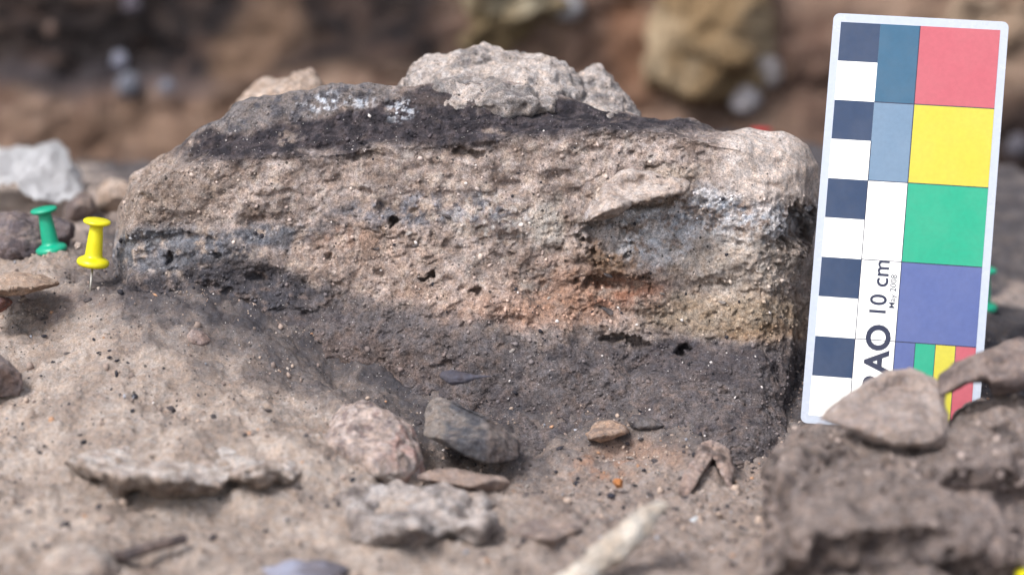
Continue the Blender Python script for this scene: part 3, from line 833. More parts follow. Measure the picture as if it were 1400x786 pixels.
# grey rootlet-like flake sticking out of the dark bed
def tube(path, rad, seg=9):
    rings = []
    path = [np.array(p, float) for p in path]
    for i, p in enumerate(path):
        t = path[min(i + 1, len(path) - 1)] - path[max(i - 1, 0)]; t /= np.linalg.norm(t)
        a = np.cross(t, (0.1, 0.2, 1)); a /= np.linalg.norm(a); b = np.cross(t, a)
        ra, rb = rad[i] if isinstance(rad[i], tuple) else (rad[i], rad[i])
        rings.append([p + a * ra * math.cos(q) + b * rb * math.sin(q) for q in np.arange(seg) / seg * 2 * math.pi])
    return loft(rings)
rock('grey_flake', [tube([at(606, 512, -2.0), at(620, 516, -2.7), at(636, 517, -2.8), at(652, 515, -2.75), at(672, 514, -2.7)], [0.12, 0.2, 0.12, 0.05, 0.03])], 0.02,
     paint_base((92, 90, 98), (70, 66, 72), 2, 25), M_SMOOTH, 'slender grey flake poking out of the dark lower bed', 'fragment', rel=1, big=.02, mid=.02, fine=.005, seed=53)
# burnt wood fragment at the right foot of the block
wa, wb, wc = ygr(934, 678) - 0.35, ygr(972, 640) - 0.5, ygr(998, 668) - 0.35
rock('wood_fragment', [hull([at(*q) for q in ((926, 676, wa), (936, 682, wa), (950, 664, wa + .2), (972, 634, wb), (984, 610, wb + .5), (972, 600, wb + .6), (958, 606, wb + .5), (942, 636, wb), (928, 660, wa + .2), (956, 634, wb + .45), (938, 668, wa + .5))]),
                       hull([at(*q) for q in ((966, 606, wb + .5), (980, 604, wb + .6), (997, 614, wb + .5), (1003, 640, wb), (1002, 670, wc), (993, 664, wc), (985, 640, wb + .2), (976, 622, wb + .3), (990, 628, wb + .8))])], 0.026,
     paint_base((166, 144, 132), (92, 80, 75), 2.0, 26, (186, 166, 152), .5), M_ROCK, 'forked brown charred wood fragment by the right foot of the block', 'wood', rel=1,
     big=.03, mid=.03, mfreq=3, fine=.02, seed=54)
rock('dark_twig', [tube([at(148, 762, -11.2), at(175, 758, -11.3), at(205, 748, -11.1), at(232, 741, -10.9), at(256, 735, -10.8)], [0.12, (0.2, .15), 0.14, 0.12, 0.12])], 0.035,
     paint_base((82, 72, 70), (112, 98, 92), 1.5, 27), M_ROCK, 'short dark twig lying on the pale ground at the lower left', 'twig', rel=1, big=.03, mid=.03, fine=.01, seed=55)
rock('cream_stick', [tube([at(735, 830, -13.6), at(790, 788, -13.2), at(830, 758, -12.6), at(866, 730, -12.0), at(892, 708, -11.5), at(914, 692, -11.2)], [0.36, 0.38, 0.36, 0.34, 0.28, 0.16])], 0.04,
     paint_base((222, 212, 196), (196, 182, 164), 1.2, 28), M_ROCK, 'blurred cream bone-like stick rising from the bottom edge', 'stick', rel=1, big=.08, mid=.12, mfreq=1.6, fine=.02, seed=56, facets=4, cut=.1)

# foreground mound at the right with a slab and a second rock on it
def paint_mound(P, Nn):
    n1 = fbm(P, 0.7, 4, 160); n2 = fbm(P, 1.9, 4, 161); px, py = proj(P)
    m = ss(-0.4, 0.4, n1)
    c = D(90, 80, 75)[None, :] * (1 - m[:, None]) + D(124, 110, 102)[None, :] * m[:, None]
    c = mixc(c, 0.8 * ss(0.0, 0.4, n2), D(72, 64, 62)); c = mixc(c, 0.4 * ss(0.1, 0.4, -n2), D(160, 144, 134))  # dark noise patches paint shaded hollows into the colour
    c = mixc(c, 0.6 * ss(0.5, 0.9, Nn[:, 2]), D(152, 137, 127))
    c = mixc(c, 0.4 * ss(1220, 1380, px) * ss(600, 640, py), D(156, 140, 132))
    return c
mA = [(1024, 830), (1040, 740), (1052, 700), (1048, 672), (1036, 652), (1042, 630), (1066, 610), (1100, 598), (1128, 588), (1170, 596), (1230, 604), (1300, 600), (1420, 606), (1460, 800)]
mB = [(990, 840), (1030, 786), (1075, 752), (1140, 730), (1220, 720), (1330, 716), (1440, 720), (1460, 860)]
mC = [(1230, 640), (1262, 590), (1300, 562), (1340, 552), (1400, 546), (1460, 560), (1460, 700), (1240, 700)]
mD = [(1150, 640), (1190, 622), (1260, 630), (1340, 640), (1400, 660), (1440, 720), (1400, 780), (1280, 790), (1190, 760), (1150, 700)]
mound, MV, MF, MN = rock('foreground_mound', [pebble_skin(mA, -8.2, 4.4, lean=1.1, front=.72), pebble_skin(mB, -9.8, 3.4, lean=1.5), pebble_skin(mC, -7.0, 4.0, lean=1), pebble_skin(mD, -9.6, 2.4, lean=1.2)], 0.065, paint_mound, M_EARTH,
     'blurred brown earth mound filling the lower right corner', 'mound', rel=5, big=0.34, bfreq=.55, mid=0.20, mfreq=1.3, fine=0.06, ffreq=3.4, seed=57, pits=.2)
ii = np.nonzero(MN[:, 1] < 0.2)[0]; ii = ii[NR.randint(0, len(ii), 900)]
sz_ = np.clip(NR.lognormal(-2.9, 0.5, len(ii)), 0.02, 0.16)
MG = (MV[ii] + MN[ii] * (sz_ * 0.2)[:, None], paint_mound(MV[ii], MN[ii]) * NR.uniform(0.7, 1.45, (len(ii), 1)), sz_)
R_('tan_flat_stone', [(1116, 574), (1132, 556), (1160, 536), (1188, 516), (1214, 505), (1244, 502), (1276, 514), (1291, 534), (1297, 566), (1296, 602), (1270, 612), (1228, 614), (1190, 602), (1150, 586)], -7.6, 0.7, 0.04,
   paint_base((168, 152, 141), (148, 133, 124), 1.0, 29, (180, 163, 151), .5), M_ROCK, 'flat tan flake of stone leaning on the right foreground mound before the card', 'stone',
   big=.07, mid=.05, fine=.015, seed=58, lean=1.3, front=.9, rel=1)
R_('arched_rock', [(1276, 545), (1286, 520), (1310, 496), (1350, 474), (1395, 464), (1440, 470), (1450, 520), (1400, 534), (1360, 540), (1352, 522), (1320, 520), (1300, 532)], -6.4, 2.4, 0.055,
   paint_base((134, 118, 110), (108, 96, 92), 1.0, 30, (158, 140, 128), .6), M_ROCK, 'brown overhanging rock at the right edge in front of the card foot', 'rock',
   big=.14, mid=.06, facets=5, cut=.08, seed=59, lean=0.5)

# ------------------------------------------------------------------ grit
def grit(name, pts, cols, sizes, parent=None, label=None):
    ph = (1 + 5 ** .5) / 2
    ico = np.array([(-1, ph, 0), (1, ph, 0), (-1, -ph, 0), (1, -ph, 0), (0, -1, ph), (0, 1, ph), (0, -1, -ph), (0, 1, -ph), (ph, 0, -1), (ph, 0, 1), (-ph, 0, -1), (-ph, 0, 1)]) / 1.9
    fa = np.array([(0, 11, 5), (0, 5, 1), (0, 1, 7), (0, 7, 10), (0, 10, 11), (1, 5, 9), (5, 11, 4), (11, 10, 2), (10, 7, 6), (7, 1, 8), (3, 9, 4), (3, 4, 2), (3, 2, 6), (3, 6, 8), (3, 8, 9), (4, 9, 5), (2, 4, 11), (6, 2, 10), (8, 6, 7), (9, 8, 1)])
    n = len(pts)
    A = NR.normal(size=(n, 3, 3)); Q, _ = np.linalg.qr(A)
    V = ico[None] * NR.uniform(0.65, 1.25, (n, 12, 1)) * NR.uniform(0.5, 1.2, (n, 1, 3))
    V = np.einsum('nij,nkj->nki', Q, V) * np.asarray(sizes)[:, None, None] + np.asarray(pts)[:, None, :]
    F = (fa[None] + 12 * np.arange(n)[:, None, None]).reshape(-1, 3)
    C = np.repeat(np.asarray(cols), 12, 0)
    base = np.array(parent.location) / S if parent is not None else np.zeros(3)
    me = mesh_np(name, V.reshape(-1, 3) - base, F, C)
    o = link(name, me, M_GRIT, smooth=False)
    if parent is not None: o.parent = parent
    tag(o, label, kind='stuff')
    return o
PAL = [D(170, 150, 134), D(150, 132, 120), D(196, 180, 166), D(120, 106, 98), D(74, 68, 68), D(52, 50, 54), D(222, 214, 206), D(178, 138, 108), D(150, 150, 154)]
def pick(n, wts):
    wts = np.array(wts) / sum(wts)
    return np.array(PAL)[NR.choice(len(PAL), n, p=wts)] * NR.uniform(0.8, 1.2, (n, 1))
n = 26000
gxs = NR.uniform(-13.5, 13, n); gys = NR.uniform(-12.5, 9, n) 
den = 0.5 + fbm(np.c_[gxs, gys, 0 * gxs], 0.5, 3, 171)
den = den + 0.5 * ss(-2, 4, gxs)
k = NR.uniform(0, 1, n) < np.clip(den, 0.12, 1)
gxs, gys = gxs[k], gys[k]
Pz = np.c_[gxs, gys, 0 * gxs]
gzs = gsmooth(gxs, gys) + ground_rel(Pz)
sz = np.clip(NR.lognormal(-3.75, 0.65, len(gxs)), 0.009, 0.13)
sz[NR.uniform(0, 1, len(sz)) < .6] *= .7
gc = pick(len(gxs), [5, 5, 1.6, 3.4, 1.8, 1.7, .4, .5, .6])
sz = np.where(gc.mean(1) > .38, np.minimum(sz, 0.03), sz)
grit('grit', np.c_[gxs, gys, gzs + sz * 0.25], gc, sz, label='loose grit and crumbs strewn over the ground')
vis = np.nonzero((BN[:, 1] < -0.05) & (BV[:, 1] < 3) )[0]
ii = vis[NR.randint(0, len(vis), 6500)]
_x, _y = proj(BV[ii]); ii = ii[~((_x > 965) & (_y < 265))]
bc = paint_block(BV[ii], BN[ii]) * NR.uniform(0.7, 1.5, (len(ii), 1))
rp = NR.uniform(0, 1, len(ii))
bc[rp < 0.022] = D(215, 206, 198); bc[rp > 0.95] = D(50, 48, 52)
sz = np.clip(NR.lognormal(-3.5, 0.45, len(ii)), 0.012, 0.08)
grit('grit', BV[ii] + BN[ii] * (sz * 0.2)[:, None], bc, sz, parent=block)

grit('grit', *MG, parent=mound)
# countable small bits on the ground: charcoal crumbs, pebbles (measured one by one)
CHIPS = [  # px, py, size cm, kind
    (148, 495, .13, 'c'), (160, 499, .12, 'c'), (176, 465, .0, 'c'), (150, 487, .08, 'c'), (92, 477, .12, 'g'), (60, 458, .12, 'c'), (135, 482, .1, 'c'), (175, 498, .08, 'c'), (60, 441, .17, 'g'), (72, 495, .1, 'c'),
    (224, 500, .08, 'c'), (150, 455, .08, 'c'), (120, 417, .17, 'g'), (185, 541, .14, 'c'), (182, 568, .13, 'c'), (95, 561, .08, 'c'), (60, 605, .1, 'g'), (55, 622, .1, 'c'), (110, 602, .1, 'g'), (236, 586, .07, 'c'),
    (228, 606, .07, 'c'), (296, 714, .1, 'c'), (280, 734, .08, 'c'), (135, 697, .13, 'c'), (407, 724, .1, 'c'), (448, 710, .13, 'c'), (463, 711, .13, 'c'), (425, 690, .12, 'c'), (367, 567, .14, 'g'), (334, 572, .1, 'g'),
    (412, 602, .08, 'c'), (375, 592, .06, 'c'), (358, 562, .1, 'p'), (790, 650, .1, 'c'), (782, 663, .09, 'c'), (765, 624, .13, 'c'), (735, 621, .08, 'p'), (880, 645, .11, 'c'), (905, 690, .12, 'c'), (915, 668, .1, 'c'),
    (930, 660, .12, 'g'), (1010, 690, .09, 'c'), (1025, 702, .1, 'c'), (1005, 740, .12, 'c'), (985, 752, .08, 'c'), (960, 737, .13, 'p'), (945, 740, .1, 'p'), (1020, 735, .12, 'g'), (720, 660, .08, 'p'), (815, 690, .13, 'g'),
    (840, 704, .1, 'g'), (818, 720, .12, 'p'), (870, 700, .08, 'c'), (745, 680, .1, 'g'), (700, 742, .12, 'p'), (690, 735, .08, 'c'), (628, 745, .15, 'c'), (650, 650, .09, 'c'), (725, 640, .1, 'g'), (560, 690, .12, 'g'),
    (733, 668, 0.16, 'g'), (748, 692, 0.10, 'c'), (770, 716, 0.08, 'c'), (792, 632, 0.12, 'g'), (806, 612, 0.09, 'c'), (862, 628, 0.13, 'p'), (876, 602, 0.10, 'g'), (895, 632, 0.14, 'g'), (911, 618, 0.08, 'c'), (868, 662, 0.10, 'c'), (888, 676, 0.14, 'g'), (856, 688, 0.10, 'p'), (830, 696, 0.08, 'c'), (900, 655, 0.10, 'p'), (922, 700, 0.14, 'g'), (938, 690, 0.10, 'c'), (972, 700, 0.12, 'c'), (988, 716, 0.14, 'p'), (1003, 708, 0.10, 'g'), (1018, 752, 0.12, 'c'), (976, 768, 0.14, 'g'), (930, 764, 0.10, 'c'), (1022, 670, 0.10, 'p'), (1030, 640, 0.10, 'g'), (1012, 622, 0.12, 'p'), (990, 610, 0.08, 'c'), (780, 676, 0.12, 'p'), (760, 640, 0.10, 'c'), (720, 700, 0.12, 'g'), (660, 760, 0.14, 'g'), (620, 770, 0.10, 'c'), (520, 770, 0.12, 'g'), (330, 760, 0.10, 'p'), (300, 690, 0.08, 'c'), (210, 700, 0.10, 'g'), (90, 700, 0.08, 'c'), (45, 740, 0.12, 'g'), (20, 600, 0.08, 'c'), (120, 660, 0.08, 'c'),
    (600, 640, .07, 'c'), (668, 648, .09, 'c'), (1000, 770, .12, 'g'), (950, 775, .1, 'p'), (250, 665, .1, 'g'), (40, 700, .12, 'g'), (30, 580, .1, 'p'), (180, 610, .12, 'p'), (20, 660, .1, 'g')]
KCOL = {'c': ((50, 48, 54), (72, 68, 72)), 'g': ((120, 110, 106), (92, 86, 86)), 'p': ((206, 196, 186), (176, 164, 154))}
KLAB = {'c': ('charcoal_crumb', 'black charcoal crumb lying on the dusty ground', 'crumb', 'charcoal crumbs on the ground'),
        'g': ('grey_pebble', 'little grey pebble half sunk in the dusty ground', 'pebble', 'grey pebbles on the ground'),
        'p': ('pale_pebble', 'little whitish pebble lying on the dusty ground', 'pebble', 'pale pebbles on the ground')}
protos = {}
for kk in 'cgp':
    for v_ in range(4):
        q = [np.array([R.gauss(0, 1), R.gauss(0, 1), R.gauss(0, 1)]) for _ in range(15)]
        q = [a / np.linalg.norm(a) * np.array([1.1, 0.8, 0.6]) * R.uniform(.8, 1.1) for a in q]
        V, F_ = remesh([hull(q)], 0.12)
        nn = normals(V, F_)
        V = relax(V, F_, 1); V = V + nn * (0.12 * fbm(V, 1.6, 3, 200 + v_))[:, None]
        me = mesh_np('pebble', V, F_, paint_base(*KCOL[kk], 1.0, 33 + v_)(V, nn))
        me.materials.append(M_SMOOTH if kk == 'c' else M_ROCK)
        me.polygons.foreach_set('use_smooth', np.ones(len(me.polygons), bool))
        protos[kk, v_] = me
MARKS = [('the yellow pushpin', 127, 380), ('the tan stone flake', 30, 392), ('the dark brown stone at the left edge', 10, 515), ('the long crusted clod', 250, 640), ('the dark twig', 205, 750),
         ('the pinkish stone', 510, 610), ('the dark grey stone', 640, 590), ('the grey foreground clod', 560, 705), ('the bright orange crumb', 845, 660), ('the cream stick', 860, 735),
         ('the charred wood fragment', 965, 640), ('the thin flat fragment', 640, 660), ('the pointed tan slab', 745, 728), ('the foreground mound', 1040, 700), ('the flat orange-tan stone', 828, 587)]
DIRS = ['right of', 'back-right of', 'behind', 'back-left of', 'left of', 'front-left of', 'in front of', 'front-right of']
ADJ = {'c': 'charcoal crumb', 'g': 'grey pebble', 'p': 'whitish pebble'}
todo = {}
for i, (px, py, s_, kk) in enumerate(CHIPS):
    if s_ <= 0: continue
    x, y = on_ground(px, py)
    if 165 < px < 1060 and py < 560 and y > -1: continue
    mk = min(MARKS, key=lambda m_: math.hypot((px - m_[1]) / 1.6, py - m_[2]))
    a = math.degrees(math.atan2(mk[2] - py, (px - mk[1]) / 1.6)) % 360
    dr = DIRS[int((a + 22.5) // 45) % 8]
    todo.setdefault((kk, mk[0], dr), []).append((math.hypot(px - mk[1], py - mk[2]), i, px, py, s_, x, y))
ORD = ['nearest', 'second nearest', 'third nearest', 'fourth nearest', 'fifth nearest', 'sixth nearest', 'seventh nearest', 'eighth nearest', 'ninth nearest', 'tenth nearest', 'eleventh nearest', 'twelfth nearest']
for (kk, mk, dr), lst in todo.items():
    lst.sort()
    for r_, (_, i, px, py, s_, x, y) in enumerate(lst):
        nm, lab, ct, gr = KLAB[kk]
        lab = ADJ[kk] + ', ' + (ORD[r_] + ' one ' if len(lst) > 1 else '') + dr + ' ' + mk
        o = bpy.data.objects.new(nm, protos[kk, i % 4]); sc.collection.objects.link(o)
        s_ *= 0.8
        o.location = np.array([x, y, gz(x, y) + s_ * 0.25]) * S
        o.scale = (s_ * R.uniform(.8, 1.3), s_ * R.uniform(.8, 1.2), s_ * R.uniform(.7, 1.0))
        o.rotation_euler = (R.uniform(-.4, .4), R.uniform(-.4, .4), R.uniform(0, 6.28))
        tag(o, lab, ct, gr)

fpx, fpy = proj(BV)
for i, (px, py, s_, kk, lab) in enumerate([(561, 317, .13, 'p', 'white round pebble set in the face'), (568, 334, .12, 'g', None), (516, 338, .11, 'g', None), (655, 283, .16, 'p', None), (832, 378, .16, 'g', None), (700, 478, .1, 'p', None),
                                      (830, 428, .18, 'g', 'flat grey pebble in the orange soil'), (988, 412, .12, 'p', None), (750, 405, .1, 'p', None), (242, 398, .08, 'p', None), (300, 432, .1, 'p', None), (906, 400, .1, 'p', None), (480, 285, .11, 'g', None), (610, 296, .15, 'g', None)]):
    c_ = np.nonzero((np.abs(fpx - px) < 3) & (np.abs(fpy - py) < 3))[0]
    if not len(c_): continue
    j = c_[np.argmin(BV[c_, 1])]
    o = bpy.data.objects.new('pebble', protos[kk, i % 4]); sc.collection.objects.link(o); o.parent = block
    o.location = (BV[j] + np.array([0, 0.02, 0])) * S - np.array(block.location)
    o.scale = (s_ * 1.1, s_ * .8, s_ * .75); o.rotation_euler = (R.uniform(-.5, .5), R.uniform(-.5, .5), R.uniform(-1, 1))
    if lab: o['label'] = lab

# ------------------------------------------------------------------ the scale card
def camvec(a, b, c):            # camera right, down, forward
    return np.array([1.0, 0, 0]) * a - UPV * b + FWD * c
CU = camvec(0.97694, 0.06883, -0.20213)
CVd = camvec(-0.09118, 0.99045, -0.10344)
CN = np.cross(CU, -CVd)         # towards the camera
O0 = CAM + camvec(8.3413, -6.7102, 80.052)
KS = 1.0
card_base = O0 + CVd * 10.2 * KS + CU * 2 * KS
card = bpy.data.objects.new('scale_card', None); sc.collection.objects.link(card)
card.empty_display_size = 0.01
card.location = card_base * S
tag(card, 'laminated ten centimetre photo scale card with black, white and coloured squares', 'scale card')
RM = Matrix((tuple(CU), tuple(-CVd), tuple(CN))).transposed()
card.rotation_euler = RM.to_euler()
def cl(u, v, w_=0.0):           # card coordinates (cm from the chart's top left) -> card object space, cm
    return ((u - 2) * KS, -(v - 10.2) * KS, w_)
def plate(name, poly, z0, z1, mat, bevel=0):
    bm = bmesh.new()
    a = [bm.verts.new(np.array(cl(u, v, z1)) * S) for u, v in poly]
    b = [bm.verts.new(np.array(cl(u, v, z0)) * S) for u, v in poly]
    bm.faces.new(a); bm.faces.new(b[::-1]); n_ = len(poly)
    for i in range(n_):
        j = (i + 1) % n_
        bm.faces.new([a[i], b[i], b[j], a[j]])
    bmesh.ops.recalc_face_normals(bm, faces=bm.faces)
    me = bpy.data.meshes.new(name); bm.to_mesh(me); bm.free()
    o = link(name, me, mat, smooth=False); o.parent = card
    return o
def rrect(u0, v0, u1, v1, r, seg=6):
    pts = []
    for cx, cy, a0 in ((u1 - r, v0 + r, -90), (u1 - r, v1 - r, 0), (u0 + r, v1 - r, 90), (u0 + r, v0 + r, 180)):
        for k_ in range(seg + 1):
            a = math.radians(a0 + 90 * k_ / seg)
            pts.append((cx + r * math.cos(a), cy + r * math.sin(a)))
    return pts
def pm(name, r, g, b, rough=0.35, k=1.0):
    c = np.array([r, g, b]) / 255.0
    c = np.where(c <= 0.04045, c / 12.92, ((c + 0.055) / 1.055) ** 2.4) * 0.52 * k
    m = flat_mat(name, tuple(c), rough, 0.35, var=0.05, dust=0.05)
    return m
M_LAM = flat_mat('laminate_film', (0.37, 0.41, 0.49), 0.22, 0.5, var=0.04)
M_WHITE = flat_mat('white_print', (0.86, 0.86, 0.83), 0.4, 0.3, var=0.01, dust=0.04)
M_NAVY = pm('navy_print', 26, 62, 106)
M_SLATE = pm('slate_print', 46, 108, 146)
M_STEEL = pm('steel_grey_print', 128, 160, 192)
M_RED = pm('red_print', 222, 104, 120)
M_YEL = pm('yellow_print', 240, 228, 70)
M_GRN = pm('green_print', 0, 192, 150)
M_BLU = pm('blue_print', 98, 116, 182)
M_INK = pm('ink', 26, 38, 78)
plate('laminate', rrect(-0.2, -0.22, 4.2, 10.2, 0.16), 0.0, 0.05, M_LAM)
plate('card_paper', [(0, 0), (4, 0), (4, 10), (0, 10)], 0.05, 0.056, M_WHITE)
e = 0.0004
def patch(u0, v0, u1, v1, mat, lab=None):
    o = plate('patch', [(u0 + e, v0 + e), (u1 - e, v0 + e), (u1 - e, v1 - e), (u0 + e, v1 - e)], 0.056, 0.060, mat)
    if lab: o['label'] = lab
for i in range(10):
    patch(0, i, 1, i + 1, M_NAVY if i % 2 == 0 else M_WHITE, 'dark blue-black square' if i % 2 == 0 else 'white square')
patch(1, 0, 2, 2, M_SLATE, 'dark slate patch'); patch(1, 2, 2, 4, M_STEEL, 'mid grey patch'); patch(1, 4, 2, 6, M_WHITE, 'white patch')
patch(2, 0, 4, 2, M_RED, 'red patch'); patch(2, 2, 4, 4, M_YEL, 'yellow patch'); patch(2, 4, 4, 6, M_GRN, 'green patch'); patch(2, 6, 4, 8, M_BLU, 'blue patch')
patch(1, 6, 2, 10, M_WHITE, 'white strip carrying the lettering')
for i, (m_, l_) in enumerate(((M_BLU, 'blue strip'), (M_GRN, 'green strip'), (M_YEL, 'yellow strip'), (M_RED, 'red strip'))):
    patch(2 + i * .5, 8, 2.5 + i * .5, 10, m_, l_)
# thin printed rules between the patches
def rule(u0, v0, u1, v1):
    plate('rule', [(u0, v0), (u1, v0), (u1, v1), (u0, v1)], 0.060, 0.0615, M_INK)
t_ = 0.012
for v in (2, 4, 6, 8): rule(1.0, v - t_, 4, v + t_)
rule(1 - t_, 3.0, 1 + t_, 10); rule(2 - t_, 0.0, 2 + t_, 10)
for u in (2.5, 3.0, 3.5): rule(u - t_ * .7, 8, u + t_ * .7, 10)
def text(body, u, v, size, off=0.0, name='lettering', align='LEFT'):
    cu = bpy.data.curves.new(name, 'FONT'); cu.body = body; cu.align_x = align
    cu.size = 1.0; cu.offset = off / size; cu.extrude = 0.0006
    cu.resolution_u = 4
    tmp = bpy.data.objects.new('tmp', cu); sc.collection.objects.link(tmp)
    me = bpy.data.meshes.new_from_object(tmp.evaluated_get(bpy.context.evaluated_depsgraph_get()))
    bpy.data.objects.remove(tmp)
    me.transform(Matrix.Scale(size * S * KS, 4))
    o = link(name, me, M_INK, smooth=False); o.parent = card
    o.rotation_euler = (0, 0, math.pi / 2)
    p = cl(u, v, 0.0625); o.location = np.array(p) * S
    o['label'] = 'printed lettering reading ' + body
    return o
text('IFRAO', 1.85, 7.60, 0.82, 0.028, align='RIGHT')
text('10 cm', 1.70, 7.43, 0.59, 0.008)
text('May 2008', 1.915, 7.19, 0.22, 0.002)

# ------------------------------------------------------------------ pushpins
def pin_plastic(name, col):
    m = flat_mat(name, tuple(D(*col) / KA * 0.8), 0.32, 0.5, sss=0.15, var=0.03, dust=0.08)
    return m
M_PY, M_PG, M_PR = pin_plastic('yellow_plastic', (232, 220, 20)), pin_plastic('green_plastic', (10, 168, 128)), pin_plastic('red_plastic', (214, 40, 50))
M_NEEDLE = flat_mat('needle_steel', (0.5, 0.47, 0.42), 0.3, 0.5, metal=1.0, var=.1)
def lathe(prof, seg=40):
    V = []; F_ = []
    for r, z_ in prof:
        for i in range(seg):
            a = 2 * math.pi * i / seg
            V.append((r * math.cos(a), r * math.sin(a), z_))
    for k_ in range(len(prof) - 1):
        for i in range(seg):
            j = (i + 1) % seg
            F_.append([k_ * seg + i, k_ * seg + j, (k_ + 1) * seg + j, (k_ + 1) * seg + i])
    return V, F_
pin_body = lathe([(0.0, 0), (0.05, 0.0), (0.30, 0.0), (0.385, 0.025), (0.415, 0.07), (0.42, 0.12), (0.395, 0.17), (0.34, 0.21), (0.27, 0.24), (0.232, 0.27), (0.222, 0.33), (0.212, 0.5), (0.198, 0.7), (0.182, 0.9), (0.172, 1.0),
                  (0.178, 1.06), (0.22, 1.09), (0.30, 1.115), (0.345, 1.14), (0.358, 1.17), (0.352, 1.20), (0.32, 1.225), (0.22, 1.245), (0.0, 1.252)])
pin_needle = lathe([(0.0, -1.05), (0.018, -0.95), (0.03, -0.7), (0.03, 0.02), (0, 0.02)], 12)
me_needle = mesh_np('needle', *pin_needle)
me_needle.materials.append(M_NEEDLE)
def pin(mat, px, py, y, leanx, leany, label, sc_=1.0, head=True):
    """px, py: underside of the flange"""
    p = at(px, py, y)
    o = bpy.data.objects.new('pushpin', None); sc.collection.objects.link(o); o.empty_display_size = .01
    ax = Vector((math.sin(leanx), math.sin(leany), 1)).normalized()
    o.rotation_euler = ax.to_track_quat('Z', 'Y').to_euler()
    o.location = p * S; o.scale = (sc_,) * 3
    me_b = mesh_np('pin_body', *pin_body)
    b = link('grip', me_b, mat); b.parent = o
    nd = bpy.data.objects.new('needle', me_needle); sc.collection.objects.link(nd); nd.parent = o
    me_needle.polygons.foreach_set('use_smooth', np.ones(len(me_needle.polygons), bool))
    tag(o, label, 'pushpin', 'pushpins')
    return o
PGY = on_ground(71.5, 349)[1]
pin(M_PY, 126.5, 364, 1.2, 0.13, 0.05, 'yellow pushpin with its steel needle showing at the left end of the block')
pin(M_PG, 71.5, 346, PGY, -0.16, 0.05, 'green pushpin standing by the grey rock at the far left', 1.0)
pin(M_PG, 1343, 425, 8.0, 0.0, 0.0, 'green pushpin mostly hidden behind the right edge of the card', 1.0)
pin(M_PR, 1040, 228, 24.0, 0.0, 0.2, 'red blurred pushpin beyond the right top of the block', 1.0)
pin(M_PY, 1406, 852, -12.6, 0.0, 0.0, 'yellow blurred pushpin peeping into the bottom right corner', 1.0)

# ------------------------------------------------------------------ crumpled plastic
pn, pmx = 90, 60
uu, vv = np.meshgrid(np.linspace(0, 1, pn), np.linspace(0, 1, pmx))
def plast(u, v):
    px = -60 + 175 * u
    top = np.interp(px, [-60, 0, 30, 50, 75, 95, 108, 120], [222, 212, 217, 213, 207, 215, 234, 258])
    bot = np.interp(px, [-60, 0, 30, 60, 85, 104, 120], [266, 256, 258, 272, 284, 274, 270])
    py = bot + (top - bot) * np.sin(v * math.pi * 0.62) / math.sin(math.pi * .62) * np.where(v < .8, 1, 1)
    return px, py, 11.5 + 7.0 * v
px_, py_, yy_ = plast(uu.ravel(), vv.ravel())
PV = np.array([at(a, b, c) for a, b, c in zip(px_, py_, yy_)])
PV += np.c_[0 * px_, -0.75 * ridge(PV * (1, .6, 1), 0.5, 3, 181), 0.22 * ridge(PV * (1, .4, 1), 0.9, 3, 182)]
idp = np.arange(pn * pmx).reshape(pmx, pn)
PF = np.stack([idp[:-1, :-1].ravel(), idp[:-1, 1:].ravel(), idp[1:, 1:].ravel(), idp[1:, :-1].ravel()], 1)
pb = np.array([PV[:, 0].mean(), PV[:, 1].mean(), PV[:, 2].min()])
M_PLA = bpy.data.materials.new('plastic_film')
t, b = nodes(M_PLA)
b.inputs['Base Color'].default_value = (0.95, 0.94, 0.96, 1); b.inputs['Roughness'].default_value = 0.28
b.inputs['Transmission Weight'].default_value = 0.0; b.inputs['Alpha'].default_value = 0.72; b.inputs['Subsurface Weight'].default_value = 0.0; b.inputs['Subsurface Scale'].default_value = 0.005
nz = t.nodes.new('ShaderNodeTexNoise'); nz.inputs['Scale'].default_value = 120; bp = t.nodes.new('ShaderNodeBump'); bp.inputs['Distance'].default_value = 0.002
t.links.new(nz.outputs[0], bp.inputs['Height']); t.links.new(bp.outputs[0], b.inputs['Normal'])
po = link('plastic_bag', mesh_np('plastic_bag', PV - pb, PF), M_PLA); po.location = pb * S
sm_ = po.modifiers.new('thick', 'SOLIDIFY'); sm_.thickness = 0.0004
tag(po, 'crumpled whitish plastic bag on the ground behind the left pushpins', 'plastic bag')
R_('clod', [(34, 268), (38, 246), (52, 238), (66, 246), (70, 266), (50, 276)], 14.2, 1.4, 0.08, PALE, M_EARTH, 'small tan clod lying in front of the plastic bag', 'clod', seed=61, facets=10)
R_('clod', [(84, 300), (88, 276), (110, 262), (130, 270), (134, 290), (110, 302)], 11.0, 1.6, 0.08, paint_base((170, 150, 136), (120, 106, 100), 1, 5), M_EARTH, 'brownish clod between the plastic bag and the yellow pushpin', 'clod', seed=62, facets=10)
R_('clod', [(128, 290), (132, 256), (152, 244), (180, 248), (190, 280), (160, 300)], 12.0, 2.0, 0.08, PALE, M_EARTH, 'pale clod tucked behind the left shoulder of the block', 'clod', seed=63, facets=10)

